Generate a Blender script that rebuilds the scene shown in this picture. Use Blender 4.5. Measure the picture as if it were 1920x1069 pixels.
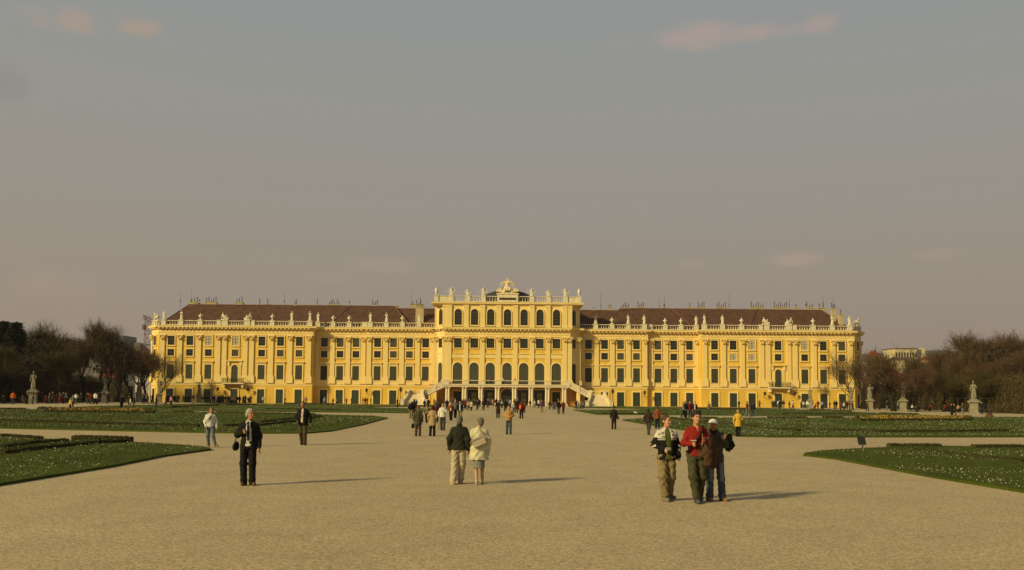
import bpy, math, random, bmesh
import numpy as np
from mathutils import Vector, Matrix
R = math.radians
random.seed(7); np.random.seed(7)
for o in list(bpy.data.objects): bpy.data.objects.remove(o)
SC = bpy.context.scene
COL = SC.collection

# ---------------------------------------------------------------- camera
CAMH, FPX, HOR = 2.1, 1690.0, 744.0
PITCH, ROLL, YAW = R(3.6), 0.0082, -9.0/1690
cam = bpy.data.objects.new('camera', bpy.data.cameras.new('camera'))
COL.objects.link(cam)
cam.data.sensor_width = 36; cam.data.lens = FPX/1920*36
cam.data.shift_y = (HOR-534.5-FPX*math.tan(PITCH))/1920
cam.data.clip_start = 0.1; cam.data.clip_end = 12000
CM = Matrix.Rotation(YAW,3,'Z') @ Matrix.Rotation(math.pi/2+PITCH,3,'X') @ Matrix.Rotation(ROLL,3,'Z')
cam.matrix_world = Matrix.Translation((0,0,CAMH)) @ CM.to_4x4()
SC.camera = cam
SC.render.resolution_x, SC.render.resolution_y = 1024, 570

# ---------------------------------------------------------------- light
SUN_AZ, SUN_EL = 36.0, 25.5          # the sun stands behind the camera on the left; shadows run right and away
sd = Vector((math.cos(R(SUN_AZ))*math.cos(R(SUN_EL)), math.sin(R(SUN_AZ))*math.cos(R(SUN_EL)), -math.sin(R(SUN_EL))))
sun = bpy.data.objects.new('sun', bpy.data.lights.new('sun','SUN')); COL.objects.link(sun)
sun.data.energy = 4.45; sun.data.angle = R(6); sun.data.color = (1.0, 0.85, 0.43)
sun.rotation_euler = sd.to_track_quat('-Z','Y').to_euler()
W = bpy.data.worlds.new("World"); SC.world = W; W.use_nodes = True
def N(nt, t, **kw):
    n = nt.nodes.new(t)
    for k, v in kw.items():
        if k.startswith('i_'): n.inputs[int(k[2:]) if k[2:].isdigit() else k[2:]].default_value = v
        else: setattr(n, k, v)
    return n
def build_world():
    nt = W.node_tree; L = nt.links.new
    for n in list(nt.nodes): nt.nodes.remove(n)
    out = N(nt,'ShaderNodeOutputWorld'); bg = N(nt,'ShaderNodeBackground'); bg.inputs[1].default_value = 0.10
    sky = N(nt,'ShaderNodeTexSky'); sky.sky_type='NISHITA'; sky.sun_disc=False
    sky.sun_elevation=R(SUN_EL); sky.sun_rotation=math.atan2(-sd.x,-sd.y); sky.dust_density=5; sky.air_density=1.0; sky.ozone_density=1.0
    tc = N(nt,'ShaderNodeTexCoord'); sep = N(nt,'ShaderNodeSeparateXYZ'); L(tc.outputs['Generated'],sep.inputs[0])
    # thick evening haze that hides most of the clear sky low down
    ramp = N(nt,'ShaderNodeValToRGB'); L(sep.outputs['Z'],ramp.inputs[0])
    cr = ramp.color_ramp
    cols = [(0.0,(3.18,2.45,1.98)),(0.06,(3.28,2.57,2.08)),(0.13,(3.28,2.74,2.28)),(0.24,(3.2,3.0,2.68)),(0.34,(3.08,3.1,2.92)),(0.42,(2.85,3.08,3.18)),(1.0,(1.6,1.9,2.3))]
    for i,(p,c) in enumerate(cols):
        e = cr.elements[i] if i<2 else cr.elements.new(p)
        e.position=p; e.color=(c[0]/4,c[1]/4,c[2]/4,1)
    mul = N(nt,'ShaderNodeVectorMath',operation='SCALE'); mul.inputs['Scale'].default_value=4; L(ramp.outputs[0],mul.inputs[0])
    mix = N(nt,'ShaderNodeMix',data_type='RGBA'); mix.inputs[0].default_value=0.93
    tint = N(nt,'ShaderNodeMix',data_type='RGBA',blend_type='MULTIPLY'); tint.inputs[0].default_value=1; tint.inputs[7].default_value=(1.0,.85,.6,1)
    L(sky.outputs[0],tint.inputs[6]); L(tint.outputs[2],mix.inputs[6]); L(mul.outputs[0],mix.inputs[7])
    # clouds: soft noise gated to patches of the sky by direction
    mp = N(nt,'ShaderNodeMapping'); mp.inputs['Scale'].default_value=(9,9,22); L(tc.outputs['Generated'],mp.inputs[0])
    no = N(nt,'ShaderNodeTexNoise'); no.inputs['Scale'].default_value=1.3; no.inputs['Detail'].default_value=6; no.inputs['Roughness'].default_value=.55; L(mp.outputs[0],no.inputs[0])
    cur = mix.outputs[2]
    def blob(px,py,wx,wy,amt,col,lo=.42,hi=.62):
        nonlocal cur
        v = CM @ Vector(((px-960)/FPX, -(py-534.5-cam.data.shift_y*1920)/FPX, -1)); v.normalize()
        sub = N(nt,'ShaderNodeVectorMath',operation='SUBTRACT'); L(tc.outputs['Generated'],sub.inputs[0]); sub.inputs[1].default_value=v
        sc = N(nt,'ShaderNodeVectorMath',operation='MULTIPLY'); L(sub.outputs[0],sc.inputs[0]); sc.inputs[1].default_value=(FPX/wx,0,FPX/wy)
        ln = N(nt,'ShaderNodeVectorMath',operation='LENGTH'); L(sc.outputs[0],ln.inputs[0])
        mr = N(nt,'ShaderNodeMapRange',interpolation_type='SMOOTHSTEP'); L(ln.outputs['Value'],mr.inputs[0])
        mr.inputs[1].default_value=1.15; mr.inputs[2].default_value=.1; mr.inputs[3].default_value=0; mr.inputs[4].default_value=.42
        ad = N(nt,'ShaderNodeMath',operation='ADD'); L(no.outputs[0],ad.inputs[0]); L(mr.outputs[0],ad.inputs[1])
        m2 = N(nt,'ShaderNodeMapRange',interpolation_type='SMOOTHSTEP'); L(ad.outputs[0],m2.inputs[0])
        m2.inputs[1].default_value=lo+.22; m2.inputs[2].default_value=hi+.46; m2.inputs[3].default_value=0; m2.inputs[4].default_value=amt
        gate = N(nt,'ShaderNodeMath',operation='MULTIPLY'); mr2 = N(nt,'ShaderNodeMapRange',interpolation_type='SMOOTHSTEP'); L(ln.outputs['Value'],mr2.inputs[0])
        mr2.inputs[1].default_value=1.25; mr2.inputs[2].default_value=.35; mr2.inputs[3].default_value=0; mr2.inputs[4].default_value=1
        L(m2.outputs[0],gate.inputs[0]); L(mr2.outputs[0],gate.inputs[1])
        mm = N(nt,'ShaderNodeMix',data_type='RGBA'); L(gate.outputs[0],mm.inputs[0]); L(cur,mm.inputs[6]); mm.inputs[7].default_value=(*col,1)
        cur = mm.outputs[2]
    P=(4.05,3.15,2.5)
    blob(72,32,46,32,1.0,P); blob(132,36,50,38,1.0,P); blob(268,50,60,26,.95,P); blob(1300,68,120,42,.75,(4.2,3.3,2.9)); blob(1430,62,120,26,.7,(4.2,3.3,2.9)); blob(1540,42,55,34,.7,(4.2,3.3,2.9))
    blob(1160,75,80,28,.2,P); blob(1495,487,80,20,.8,P); blob(1300,494,50,14,.6,P); blob(740,500,110,30,.6,P); blob(1755,475,60,20,.55,P); blob(620,520,110,20,.5,P)
    blob(10,155,50,50,.35,(2.4,2.25,2.25)); blob(130,545,130,50,.35,P)
    L(cur,bg.inputs[0]); L(bg.outputs[0],out.inputs[0])
build_world()
VS = SC.view_settings; VS.view_transform='Standard'; VS.look='None'; VS.exposure=0.0; VS.gamma=1

# ---------------------------------------------------------------- helpers
def sstep(a,b,x):
    t=min(1,max(0,(x-a)/(b-a))); return t*t*(3-2*t)
def G(x,y):   # ground height: flat parterre, the far left walk lies a little higher
    return 0.42*sstep(50,64,-x)*sstep(108,130,y)*(1-sstep(180,203,y)) if x<-50 else 0.0
def ray(px,py):
    return CM @ Vector(((px-960)/FPX, -(py-534.5-cam.data.shift_y*1920)/FPX, -1))
def onG(px,py,ymax=1e9):
    d = ray(px,py); g=0.0
    if d.z>-1e-4: d.z=-1e-4
    for _ in range(8):
        t=(g-CAMH)/d.z; x,y=d.x*t,d.y*t; g=G(x,y)
    if y>ymax: x*=ymax/y; y=ymax; g=G(x,y)
    return Vector((x,y,g))
def onY(px,py,Y):
    d=ray(px,py); t=Y/d.y
    return Vector((d.x*t,Y,CAMH+d.z*t))
def tag(o,label=None,cat=None,group=None,kind=None):
    if label: o['label']=label
    if cat: o['category']=cat
    if group: o['group']=group
    if kind: o['kind']=kind
    return o
def empty(name,loc=(0,0,0),rz=0,label=None,cat=None,group=None):
    o=bpy.data.objects.new(name,None); COL.objects.link(o); o.location=loc; o.rotation_euler=(0,0,rz); o.empty_display_size=.3
    return tag(o,label,cat,group)
_mats={}
def mat(name,col,rough=.85,noise=0,scale=5,col2=None,bump=0,bscale=None,metal=0,spec=.3,detail=4,vec='Object',stretch=None,emis=None):
    if name in _mats: return _mats[name]
    m=bpy.data.materials.new(name); m.use_nodes=True; nt=m.node_tree; b=nt.nodes['Principled BSDF']; L=nt.links.new
    b.inputs['Roughness'].default_value=rough; b.inputs['Metallic'].default_value=metal; b.inputs['Specular IOR Level'].default_value=spec
    b.inputs['Base Color'].default_value=(*col,1)
    if noise or bump:
        tc=N(nt,'ShaderNodeTexCoord'); src=tc.outputs[vec]
        if stretch:
            mp=N(nt,'ShaderNodeMapping'); mp.inputs['Scale'].default_value=stretch; L(src,mp.inputs[0]); src=mp.outputs[0]
    if noise:
        n=N(nt,'ShaderNodeTexNoise'); n.inputs['Scale'].default_value=scale; n.inputs['Detail'].default_value=detail; n.inputs['Roughness'].default_value=.65; L(src,n.inputs[0])
        mr=N(nt,'ShaderNodeMapRange'); L(n.outputs[0],mr.inputs[0]); mr.inputs[1].default_value=.3; mr.inputs[2].default_value=.7
        mx=N(nt,'ShaderNodeMix',data_type='RGBA'); L(mr.outputs[0],mx.inputs[0])
        c2=col2 or tuple(c*(1+noise) for c in col); c1=col if col2 else tuple(c*(1-noise) for c in col)
        mx.inputs[6].default_value=(*c1,1); mx.inputs[7].default_value=(*c2,1); L(mx.outputs[2],b.inputs['Base Color'])
    if bump:
        n=N(nt,'ShaderNodeTexNoise'); n.inputs['Scale'].default_value=bscale or scale*3; n.inputs['Detail'].default_value=5; L(src,n.inputs[0])
        bp=N(nt,'ShaderNodeBump'); bp.inputs['Strength'].default_value=1; bp.inputs['Distance'].default_value=bump; L(n.outputs[0],bp.inputs['Height']); L(bp.outputs[0],b.inputs['Normal'])
    _mats[name]=m; return m
class MB:
    def __init__(s): s.v=[]; s.f=[]; s.m=[]
    def face(s,pts,mi=0):
        n=len(s.v); s.v+= [tuple(p) for p in pts]; s.f.append(tuple(range(n,n+len(pts)))); s.m.append(mi); return s
    def box(s,x0,x1,y0,y1,z0,z1,mi=0):
        n=len(s.v); s.v+=[(x0,y0,z0),(x1,y0,z0),(x1,y1,z0),(x0,y1,z0),(x0,y0,z1),(x1,y0,z1),(x1,y1,z1),(x0,y1,z1)]
        for f in ((0,3,2,1),(4,5,6,7),(0,1,5,4),(1,2,6,5),(2,3,7,6),(3,0,4,7)): s.f.append(tuple(n+i for i in f)); s.m.append(mi)
        return s
    def extrude(s,poly,z0,z1,mi=0,mit=None):     # poly in xy, counter-clockwise
        n=len(s.v); k=len(poly)
        s.v+=[(p[0],p[1],z0) for p in poly]+[(p[0],p[1],z1) for p in poly]
        for i in range(k):
            j=(i+1)%k; s.f.append((n+i,n+j,n+k+j,n+k+i)); s.m.append(mi)
        s.f.append(tuple(n+k+i for i in range(k))); s.m.append(mi if mit is None else mit)
        s.f.append(tuple(n+i for i in reversed(range(k)))); s.m.append(mi); return s
    def prism(s,poly,y0,y1,mi=0):                # poly in xz, extruded along y (y0 front)
        n=len(s.v); k=len(poly)
        s.v+=[(p[0],y0,p[1]) for p in poly]+[(p[0],y1,p[1]) for p in poly]
        for i in range(k):
            j=(i+1)%k; s.f.append((n+i,n+j,n+k+j,n+k+i)); s.m.append(mi)
        s.f.append(tuple(n+i for i in range(k))); s.m.append(mi)
        s.f.append(tuple(n+k+i for i in reversed(range(k)))); s.m.append(mi); return s
    def tube(s,a,b,r0,r1=None,k=6,mi=0,caps=True):
        a=Vector(a); b=Vector(b); r1=r0 if r1 is None else r1; d=(b-a)
        if d.length<1e-6: return s
        d.normalize(); u=d.cross(Vector((0,0,1)) if abs(d.z)<.9 else Vector((1,0,0))).normalized(); w=d.cross(u)
        n=len(s.v)
        for c,r in ((a,r0),(b,r1)):
            for i in range(k):
                t=2*math.pi*i/k; s.v.append(tuple(c+u*(r*math.cos(t))+w*(r*math.sin(t))))
        for i in range(k):
            j=(i+1)%k; s.f.append((n+i,n+j,n+k+j,n+k+i)); s.m.append(mi)
        if caps: s.f.append(tuple(n+k+i for i in range(k))); s.m.append(mi); s.f.append(tuple(n+i for i in reversed(range(k)))); s.m.append(mi)
        return s
    def path(s,pts,rs,k=6,mi=0):
        for i in range(len(pts)-1): s.tube(pts[i],pts[i+1],rs[i],rs[i+1],k,mi)
        return s
    def lathe(s,prof,c=(0,0,0),k=10,mi=0,sx=1,sy=1):
        n=len(s.v); m=len(prof)
        for (r,z) in prof:
            for i in range(k):
                t=2*math.pi*(i+.5)/k; s.v.append((c[0]+r*sx*math.cos(t),c[1]+r*sy*math.sin(t),c[2]+z))
        for q in range(m-1):
            for i in range(k):
                j=(i+1)%k; s.f.append((n+q*k+i,n+q*k+j,n+(q+1)*k+j,n+(q+1)*k+i)); s.m.append(mi)
        s.f.append(tuple(n+(m-1)*k+i for i in range(k))); s.m.append(mi); s.f.append(tuple(n+i for i in reversed(range(k)))); s.m.append(mi)
        return s
    def xf(s,M,i0=0):
        for i in range(i0,len(s.v)): s.v[i]=tuple(M@Vector(s.v[i]))
        return s
    def mesh(s,name,mats,smooth=False):
        me=bpy.data.meshes.new(name); me.from_pydata(s.v,[],s.f)
        for m in (mats if isinstance(mats,(list,tuple)) else [mats]): me.materials.append(m)
        me.polygons.foreach_set('material_index',s.m)
        if smooth: me.polygons.foreach_set('use_smooth',[True]*len(s.f))
        me.update(); return me
    def build(s,name,mats,parent=None,smooth=False,loc=None,rz=0):
        return link(name,s.mesh(name,mats,smooth),parent,loc,rz)
def link(name,me,parent=None,loc=None,rz=0):
    o=bpy.data.objects.new(name,me); COL.objects.link(o)
    if parent: o.parent=parent
    if loc is not None: o.location=loc
    o.rotation_euler=(0,0,rz); return o
def copy_tree(o,parent=None):
    c=o.copy(); COL.objects.link(c)
    if parent: c.parent=parent
    for ch in o.children: copy_tree(ch,c)
    return c

# ---- signed-distance bodies meshed with surface nets
class SDF:
    def __init__(s): s.p=[]
    def cap(s,a,b,r1,r2=None,k=.02,op='+'): s.p.append(('cap',np.array(a,float),np.array(b,float),r1,r1 if r2 is None else r2,k,op)); return s
    def ell(s,c,r,k=.02,op='+',rz=0): s.p.append(('ell',np.array(c,float),np.array(r,float),rz,0,k,op)); return s
    def loft(s,secs,k=.02,op='+'): s.p.append(('loft',np.array(sorted(secs),float),None,0,0,k,op)); return s   # (z,cx,cy,rx,ry)
    def chain(s,pts,rs,k=.02):
        for i in range(len(pts)-1): s.cap(pts[i],pts[i+1],rs[i],rs[i+1],k)
        return s
    def bounds(s):
        lo=np.full(3,1e9); hi=-lo
        for q in s.p:
            if q[6]!='+': continue
            a,b=s.bb(q); lo=np.minimum(lo,a); hi=np.maximum(hi,b)
        return lo,hi
    @staticmethod
    def bb(q):
        if q[0]=='cap': r=max(q[3],q[4]); return np.minimum(q[1],q[2])-r, np.maximum(q[1],q[2])+r
        if q[0]=='ell': r=max(q[2][0],q[2][1]); rr=np.array([r,r,q[2][2]]) if q[3] else q[2]; return q[1]-rr,q[1]+rr
        S=q[1]; return np.array([(S[:,1]-S[:,3]).min(),(S[:,2]-S[:,4]).min(),S[0,0]]),np.array([(S[:,1]+S[:,3]).max(),(S[:,2]+S[:,4]).max(),S[-1,0]])
    def mesh(s,vox,wr=0,wl=.1,seed=0):
        lo,hi=s.bounds(); lo=lo-2.5*vox; hi=hi+2.5*vox
        n=np.ceil((hi-lo)/vox).astype(int)+1
        ax=[lo[i]+vox*np.arange(n[i]) for i in range(3)]
        F=np.full(n,9.0,np.float32)
        for q in s.p:
            a,b=s.bb(q); m=q[5]+2.5*vox+.01
            i0=np.clip(np.floor((a-m-lo)/vox).astype(int),0,n); i1=np.clip(np.ceil((b+m-lo)/vox).astype(int)+1,0,n)
            if (i1<=i0).any(): continue
            sl=tuple(slice(i0[i],i1[i]) for i in range(3))
            X=ax[0][sl[0]][:,None,None]; Y=ax[1][sl[1]][None,:,None]; Z=ax[2][sl[2]][None,None,:]
            if q[0]=='cap':
                ba=q[2]-q[1]; dd=float(ba@ba)+1e-9; px,py,pz=X-q[1][0],Y-q[1][1],Z-q[1][2]
                t=np.clip((px*ba[0]+py*ba[1]+pz*ba[2])/dd,0,1)
                d=np.sqrt((px-t*ba[0])**2+(py-t*ba[1])**2+(pz-t*ba[2])**2)-(q[3]+t*(q[4]-q[3]))
            elif q[0]=='ell':
                c,sn=math.cos(q[3]),math.sin(q[3]); px,py=X-q[1][0],Y-q[1][1]
                u=(px*c+py*sn)/q[2][0]; v=(-px*sn+py*c)/q[2][1]; w=(Z-q[1][2])/q[2][2]
                k0=np.sqrt(u*u+v*v+w*w); k1=np.sqrt((u/q[2][0])**2+(v/q[2][1])**2+(w/q[2][2])**2)+1e-6
                d=k0*(k0-1)/k1
            else:
                S=q[1]; z=Z.ravel(); cx,cy,rx,ry=[np.interp(z,S[:,0],S[:,i])[None,None,:] for i in (1,2,3,4)]
                kk=np.sqrt(((X-cx)/rx)**2+((Y-cy)/ry)**2); dxy=(kk-1)*np.minimum(rx,ry)
                dz=np.maximum(S[0,0]-Z,Z-S[-1,0])+0*dxy
                d=np.sqrt(np.maximum(dxy,0)**2+np.maximum(dz,0)**2)+np.minimum(np.maximum(dxy,dz),0)
            A=F[sl]; k=q[5]
            if q[6]=='+':
                if k>0: h=np.clip(.5+.5*(d-A)/k,0,1); F[sl]=d*(1-h)+A*h-k*h*(1-h)
                else: F[sl]=np.minimum(A,d)
            else: F[sl]=np.maximum(A,-d)
        if wr:
            X=ax[0][:,None,None]; Y=ax[1][None,:,None]; Z=ax[2][None,None,:]; w=2*math.pi/wl; p=seed*1.7
            F+= (wr*(np.sin(w*(Z*.9+X*.5)+2*np.sin(w*.4*X+p)+1.5*np.sin(w*.35*Y+p*2))*.6+np.sin(w*(.55*Z-.9*X+.6*Y)+p+2*np.sin(w*.3*Z))*.4)).astype(np.float32)
        I=F<0; c=F[:-1,:-1,:-1]; P=np.zeros(c.shape+(3,),np.float32); C=np.zeros(c.shape,np.float32)
        def sh(o): return tuple(slice(o[i],F.shape[i]-1+o[i]) for i in range(3))
        for axi in range(3):
            for u in (0,1):
                for v in (0,1):
                    o=[0,0,0]; oth=[i for i in range(3) if i!=axi]; o[oth[0]]=u; o[oth[1]]=v; e=list(o); e[axi]=1
                    f0=F[sh(o)]; f1=F[sh(e)]; mk=(f0<0)!=(f1<0); t=np.where(mk,f0/np.where(mk,f0-f1,1),0)
                    for i in range(3): P[...,i]+=np.where(mk,(t if i==axi else o[i]),0)
                    C+=mk
        act=C>0; idx=-np.ones(C.shape,int); idx[act]=np.arange(act.sum()); g=np.argwhere(act)
        V=(g+P[act]/C[act][:,None])*vox+lo
        Q=[]
        for axi in range(3):
            a=I.take(range(0,I.shape[axi]-1),axi); b=I.take(range(1,I.shape[axi]),axi); ch=np.argwhere(a!=b)
            o1,o2=[(1,2),(2,0),(0,1)][axi]
            ch=ch[(ch[:,o1]>0)&(ch[:,o2]>0)&(ch[:,o1]<C.shape[o1])&(ch[:,o2]<C.shape[o2])]
            ins=I[tuple(ch.T)]; e1=np.zeros(3,int); e1[o1]=1; e2=np.zeros(3,int); e2[o2]=1
            q=np.stack([idx[tuple((ch-e1-e2).T)],idx[tuple((ch-e2).T)],idx[tuple(ch.T)],idx[tuple((ch-e1).T)]],1)
            q[~ins]=q[~ins][:,::-1]; Q.append(q)
        Q=np.concatenate(Q); Q=Q[(Q>=0).all(1)]
        return V,Q
def np_mesh(name,V,Q,mats,mi=None,smooth=True):
    me=bpy.data.meshes.new(name); n=len(Q)
    me.vertices.add(len(V)); me.vertices.foreach_set('co',np.asarray(V,np.float32).ravel())
    k=Q.shape[1]; me.loops.add(n*k); me.loops.foreach_set('vertex_index',np.asarray(Q,np.int32).ravel())
    me.polygons.add(n); me.polygons.foreach_set('loop_start',np.arange(0,n*k,k,dtype=np.int32))
    for m in (mats if isinstance(mats,(list,tuple)) else [mats]): me.materials.append(m)
    if mi is not None: me.polygons.foreach_set('material_index',np.asarray(mi,np.int32))
    if smooth: me.polygons.foreach_set('use_smooth',np.ones(n,bool))
    me.update(calc_edges=True); me.validate(); return me
# ---------------------------------------------------------------- ground
def gravel_mat():
    m=bpy.data.materials.new('gravel'); m.use_nodes=True; nt=m.node_tree; L=nt.links.new; b=nt.nodes['Principled BSDF']; b.inputs['Roughness'].default_value=.95; b.inputs['Specular IOR Level'].default_value=.15
    tc=N(nt,'ShaderNodeTexCoord'); o=tc.outputs['Object']
    def noise(sc,det=4,st=None,rough=.6):
        src=o
        if st: mp=N(nt,'ShaderNodeMapping'); mp.inputs['Scale'].default_value=st; L(o,mp.inputs[0]); src=mp.outputs[0]
        n=N(nt,'ShaderNodeTexNoise'); n.inputs['Scale'].default_value=sc; n.inputs['Detail'].default_value=det; n.inputs['Roughness'].default_value=rough; L(src,n.inputs[0]); return n.outputs[0]
    def mixc(fac,a,bb,lo,hi):
        mr=N(nt,'ShaderNodeMapRange'); L(fac,mr.inputs[0]); mr.inputs[1].default_value=lo; mr.inputs[2].default_value=hi
        mx=N(nt,'ShaderNodeMix',data_type='RGBA'); L(mr.outputs[0],mx.inputs[0])
        for i,c in ((6,a),(7,bb)):
            if isinstance(c,tuple): mx.inputs[i].default_value=(*c,1)
            else: L(c,mx.inputs[i])
        return mx.outputs[2]
    c=mixc(noise(.06,5,(1,.5,1)),(.395,.303,.172),(.452,.352,.208),.35,.68)
    c2=mixc(noise(.6,4),(.93,.93,.93),(1.05,1.05,1.06),.35,.65)
    mu=N(nt,'ShaderNodeMix',data_type='RGBA',blend_type='MULTIPLY'); mu.inputs[0].default_value=1; L(c,mu.inputs[6]); L(c2,mu.inputs[7])
    c3=mixc(noise(24,3,None,.8),(.76,.755,.74),(1.22,1.215,1.2),.3,.7)
    mu2=N(nt,'ShaderNodeMix',data_type='RGBA',blend_type='MULTIPLY'); mu2.inputs[0].default_value=1; L(mu.outputs[2],mu2.inputs[6]); L(c3,mu2.inputs[7])
    v=N(nt,'ShaderNodeTexVoronoi'); v.inputs['Scale'].default_value=34; L(o,v.inputs[0])
    sp=N(nt,'ShaderNodeSeparateColor'); L(v.outputs['Color'],sp.inputs[0])
    c4=mixc(sp.outputs[0],(.72,.72,.72),(1.28,1.27,1.24),.1,.9)
    mu3=N(nt,'ShaderNodeMix',data_type='RGBA',blend_type='MULTIPLY'); mu3.inputs[0].default_value=1; L(mu2.outputs[2],mu3.inputs[6]); L(c4,mu3.inputs[7])
    L(mu3.outputs[2],b.inputs['Base Color'])
    bp=N(nt,'ShaderNodeBump'); bp.inputs['Distance'].default_value=.006; L(noise(30,3,None,.8),bp.inputs['Height']); L(bp.outputs[0],b.inputs['Normal'])
    return m
def grass_mat(name,c1,c2,fl=0.0,scale=1.2):
    m=bpy.data.materials.new(name); m.use_nodes=True; nt=m.node_tree; L=nt.links.new; b=nt.nodes['Principled BSDF']; b.inputs['Roughness'].default_value=.9; b.inputs['Specular IOR Level'].default_value=.1
    tc=N(nt,'ShaderNodeTexCoord'); o=tc.outputs['Object']
    n=N(nt,'ShaderNodeTexNoise'); n.inputs['Scale'].default_value=.35; n.inputs['Detail'].default_value=6; n.inputs['Roughness'].default_value=.7; L(o,n.inputs[0])
    n2=N(nt,'ShaderNodeTexNoise'); n2.inputs['Scale'].default_value=9; n2.inputs['Detail'].default_value=4; n2.inputs['Roughness'].default_value=.8; L(o,n2.inputs[0])
    ad=N(nt,'ShaderNodeMath',operation='ADD'); L(n.outputs[0],ad.inputs[0]); L(n2.outputs[0],ad.inputs[1])
    mr=N(nt,'ShaderNodeMapRange'); L(ad.outputs[0],mr.inputs[0]); mr.inputs[1].default_value=.72; mr.inputs[2].default_value=1.28
    mx=N(nt,'ShaderNodeMix',data_type='RGBA'); L(mr.outputs[0],mx.inputs[0]); mx.inputs[6].default_value=(*c1,1); mx.inputs[7].default_value=(*c2,1); L(mx.outputs[2],b.inputs['Base Color'])
    bp=N(nt,'ShaderNodeBump'); bp.inputs['Distance'].default_value=.06; L(n2.outputs[0],bp.inputs['Height']); L(bp.outputs[0],b.inputs['Normal'])
    return m
M_grav=gravel_mat()
M_grass=grass_mat('lawn_grass',(.036,.050,.004),(.088,.105,.010))
M_blade=mat('grass_blades',(.044,.058,.004),.8,.5,1.5,vec='Object')
M_daisy=mat('daisy_white',(.42,.40,.27),.8)
M_hedge=mat('box_hedge_green',(.028,.022,.006),.9,.5,6,col2=(.055,.05,.012))
M_hleaf=mat('box_hedge_leaf',(.06,.045,.012),.8,.5,5,col2=(.045,.06,.012))
def build_ground():
    xs=[-6000,-2500,-1000,-400,-200,-120]+list(range(-100,-40,4))+[-40,-20,0,20,40,70,120,200,400,1000,2500,6000]
    ys=[-600,-100,-20,0,20,40,60,80,100]+list(range(104,210,5))+[220,260,400,700,1200,2500,5000,9000]
    m=MB(); nx=len(xs)
    m.v=[(x,y,G(x,y)) for y in ys for x in xs]
    for j in range(len(ys)-1):
        for i in range(nx-1): m.f.append((j*nx+i,j*nx+i+1,(j+1)*nx+i+1,(j+1)*nx+i)); m.m.append(0)
    tag(m.build('ground',M_grav),kind='structure')
build_ground()
def drape(poly,dz,skirt=.12):
    bm=bmesh.new(); vs=[bm.verts.new((p[0],p[1],0)) for p in poly]; f=bm.faces.new(vs); bm.normal_update()
    if f.normal.z<0: f.normal_flip()
    x0=min(p[0] for p in poly); y1=max(p[1] for p in poly)
    if x0<-48 and y1>104:
        for x in range(-76,-44,4):
            bmesh.ops.bisect_plane(bm,geom=bm.verts[:]+bm.edges[:]+bm.faces[:],plane_co=(x,0,0),plane_no=(1,0,0))
        for y in range(104,206,5):
            bmesh.ops.bisect_plane(bm,geom=bm.verts[:]+bm.edges[:]+bm.faces[:],plane_co=(0,y,0),plane_no=(0,1,0))
    be=[e for e in bm.edges if e.is_boundary]
    r=bmesh.ops.extrude_edge_only(bm,edges=be); low=set(v for v in r['geom'] if isinstance(v,bmesh.types.BMVert))
    for v in bm.verts: v.co.z=G(v.co.x,v.co.y)+(dz if v not in low else -skirt)
    bmesh.ops.recalc_face_normals(bm,faces=bm.faces[:]); bmesh.ops.triangulate(bm,faces=bm.faces[:])
    me=bpy.data.meshes.new('lawn'); bm.to_mesh(me); bm.free(); return me
def P(*pts): return [tuple(onG(*p)[:2]) for p in pts]
def inpoly(x,y,poly):
    c=False; j=len(poly)-1
    for i in range(len(poly)):
        xi,yi=poly[i]; xj,yj=poly[j]
        if (yi>y)!=(yj>y) and x<(xj-xi)*(y-yi)/(yj-yi)+xi: c=not c
        j=i
    return c
def smooth_poly(pts): return pts
LA=P((396,844.5),(388,841.5),(370,839),(307,834.5),(242,831),(142,828),(60,824),(0,821.5))+[(-75,44),(-75,4),(-11.4,4)]+P((0,911.5),(208,877),(307,857))
RA=P((1506,855.5),(1510,852.5),(1530,849),(1570,845.5),(1640,842),(1700,840),(1760,838.5),(1826,839.5),(1919,838.5))+[(75,44),(75,4),(11.7,4)]+P((1920,925),(1815,907.5),(1740,895),(1665,881),(1565,862),(1520,856.5))
LB=P((0,804),(182,808),(365,812),(460,813.5),(575,813.5),(620,809.5),(680,797.5),(728,784.5),(700,781),(600,778.7),(480,775.6),(310,772),(150,768.3),(0,767))+[(-76,113),(-76,54)]
RB=P((1920,820.5),(1440,820.5),(1395,819.5),(1330,814),(1250,803),(1190,793),(1166,788.4),(1190,786.3),(1250,785),(1400,784.5),(1640,784),(1820,783),(1919,783))+[(76,113),(76,54)]
CR=[(10.9,109),(57,113.5),(58.2,124),(58.2,150),(58.2,202),(42,206),(14,206),(13.5,178),(24,170),(25,160),(10.6,146)]
CL=[(-x,y) for x,y in CR][::-1]
for nm,poly,lab in (('lawn',LA,1),('lawn',RA,2),('lawn',LB,3),('lawn',RB,4),('lawn',CL,5),('lawn',CR,6)):
    o=link(nm,drape(poly,.07),None); o.data.materials.append(M_grass); tag(o,kind='structure')
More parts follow.
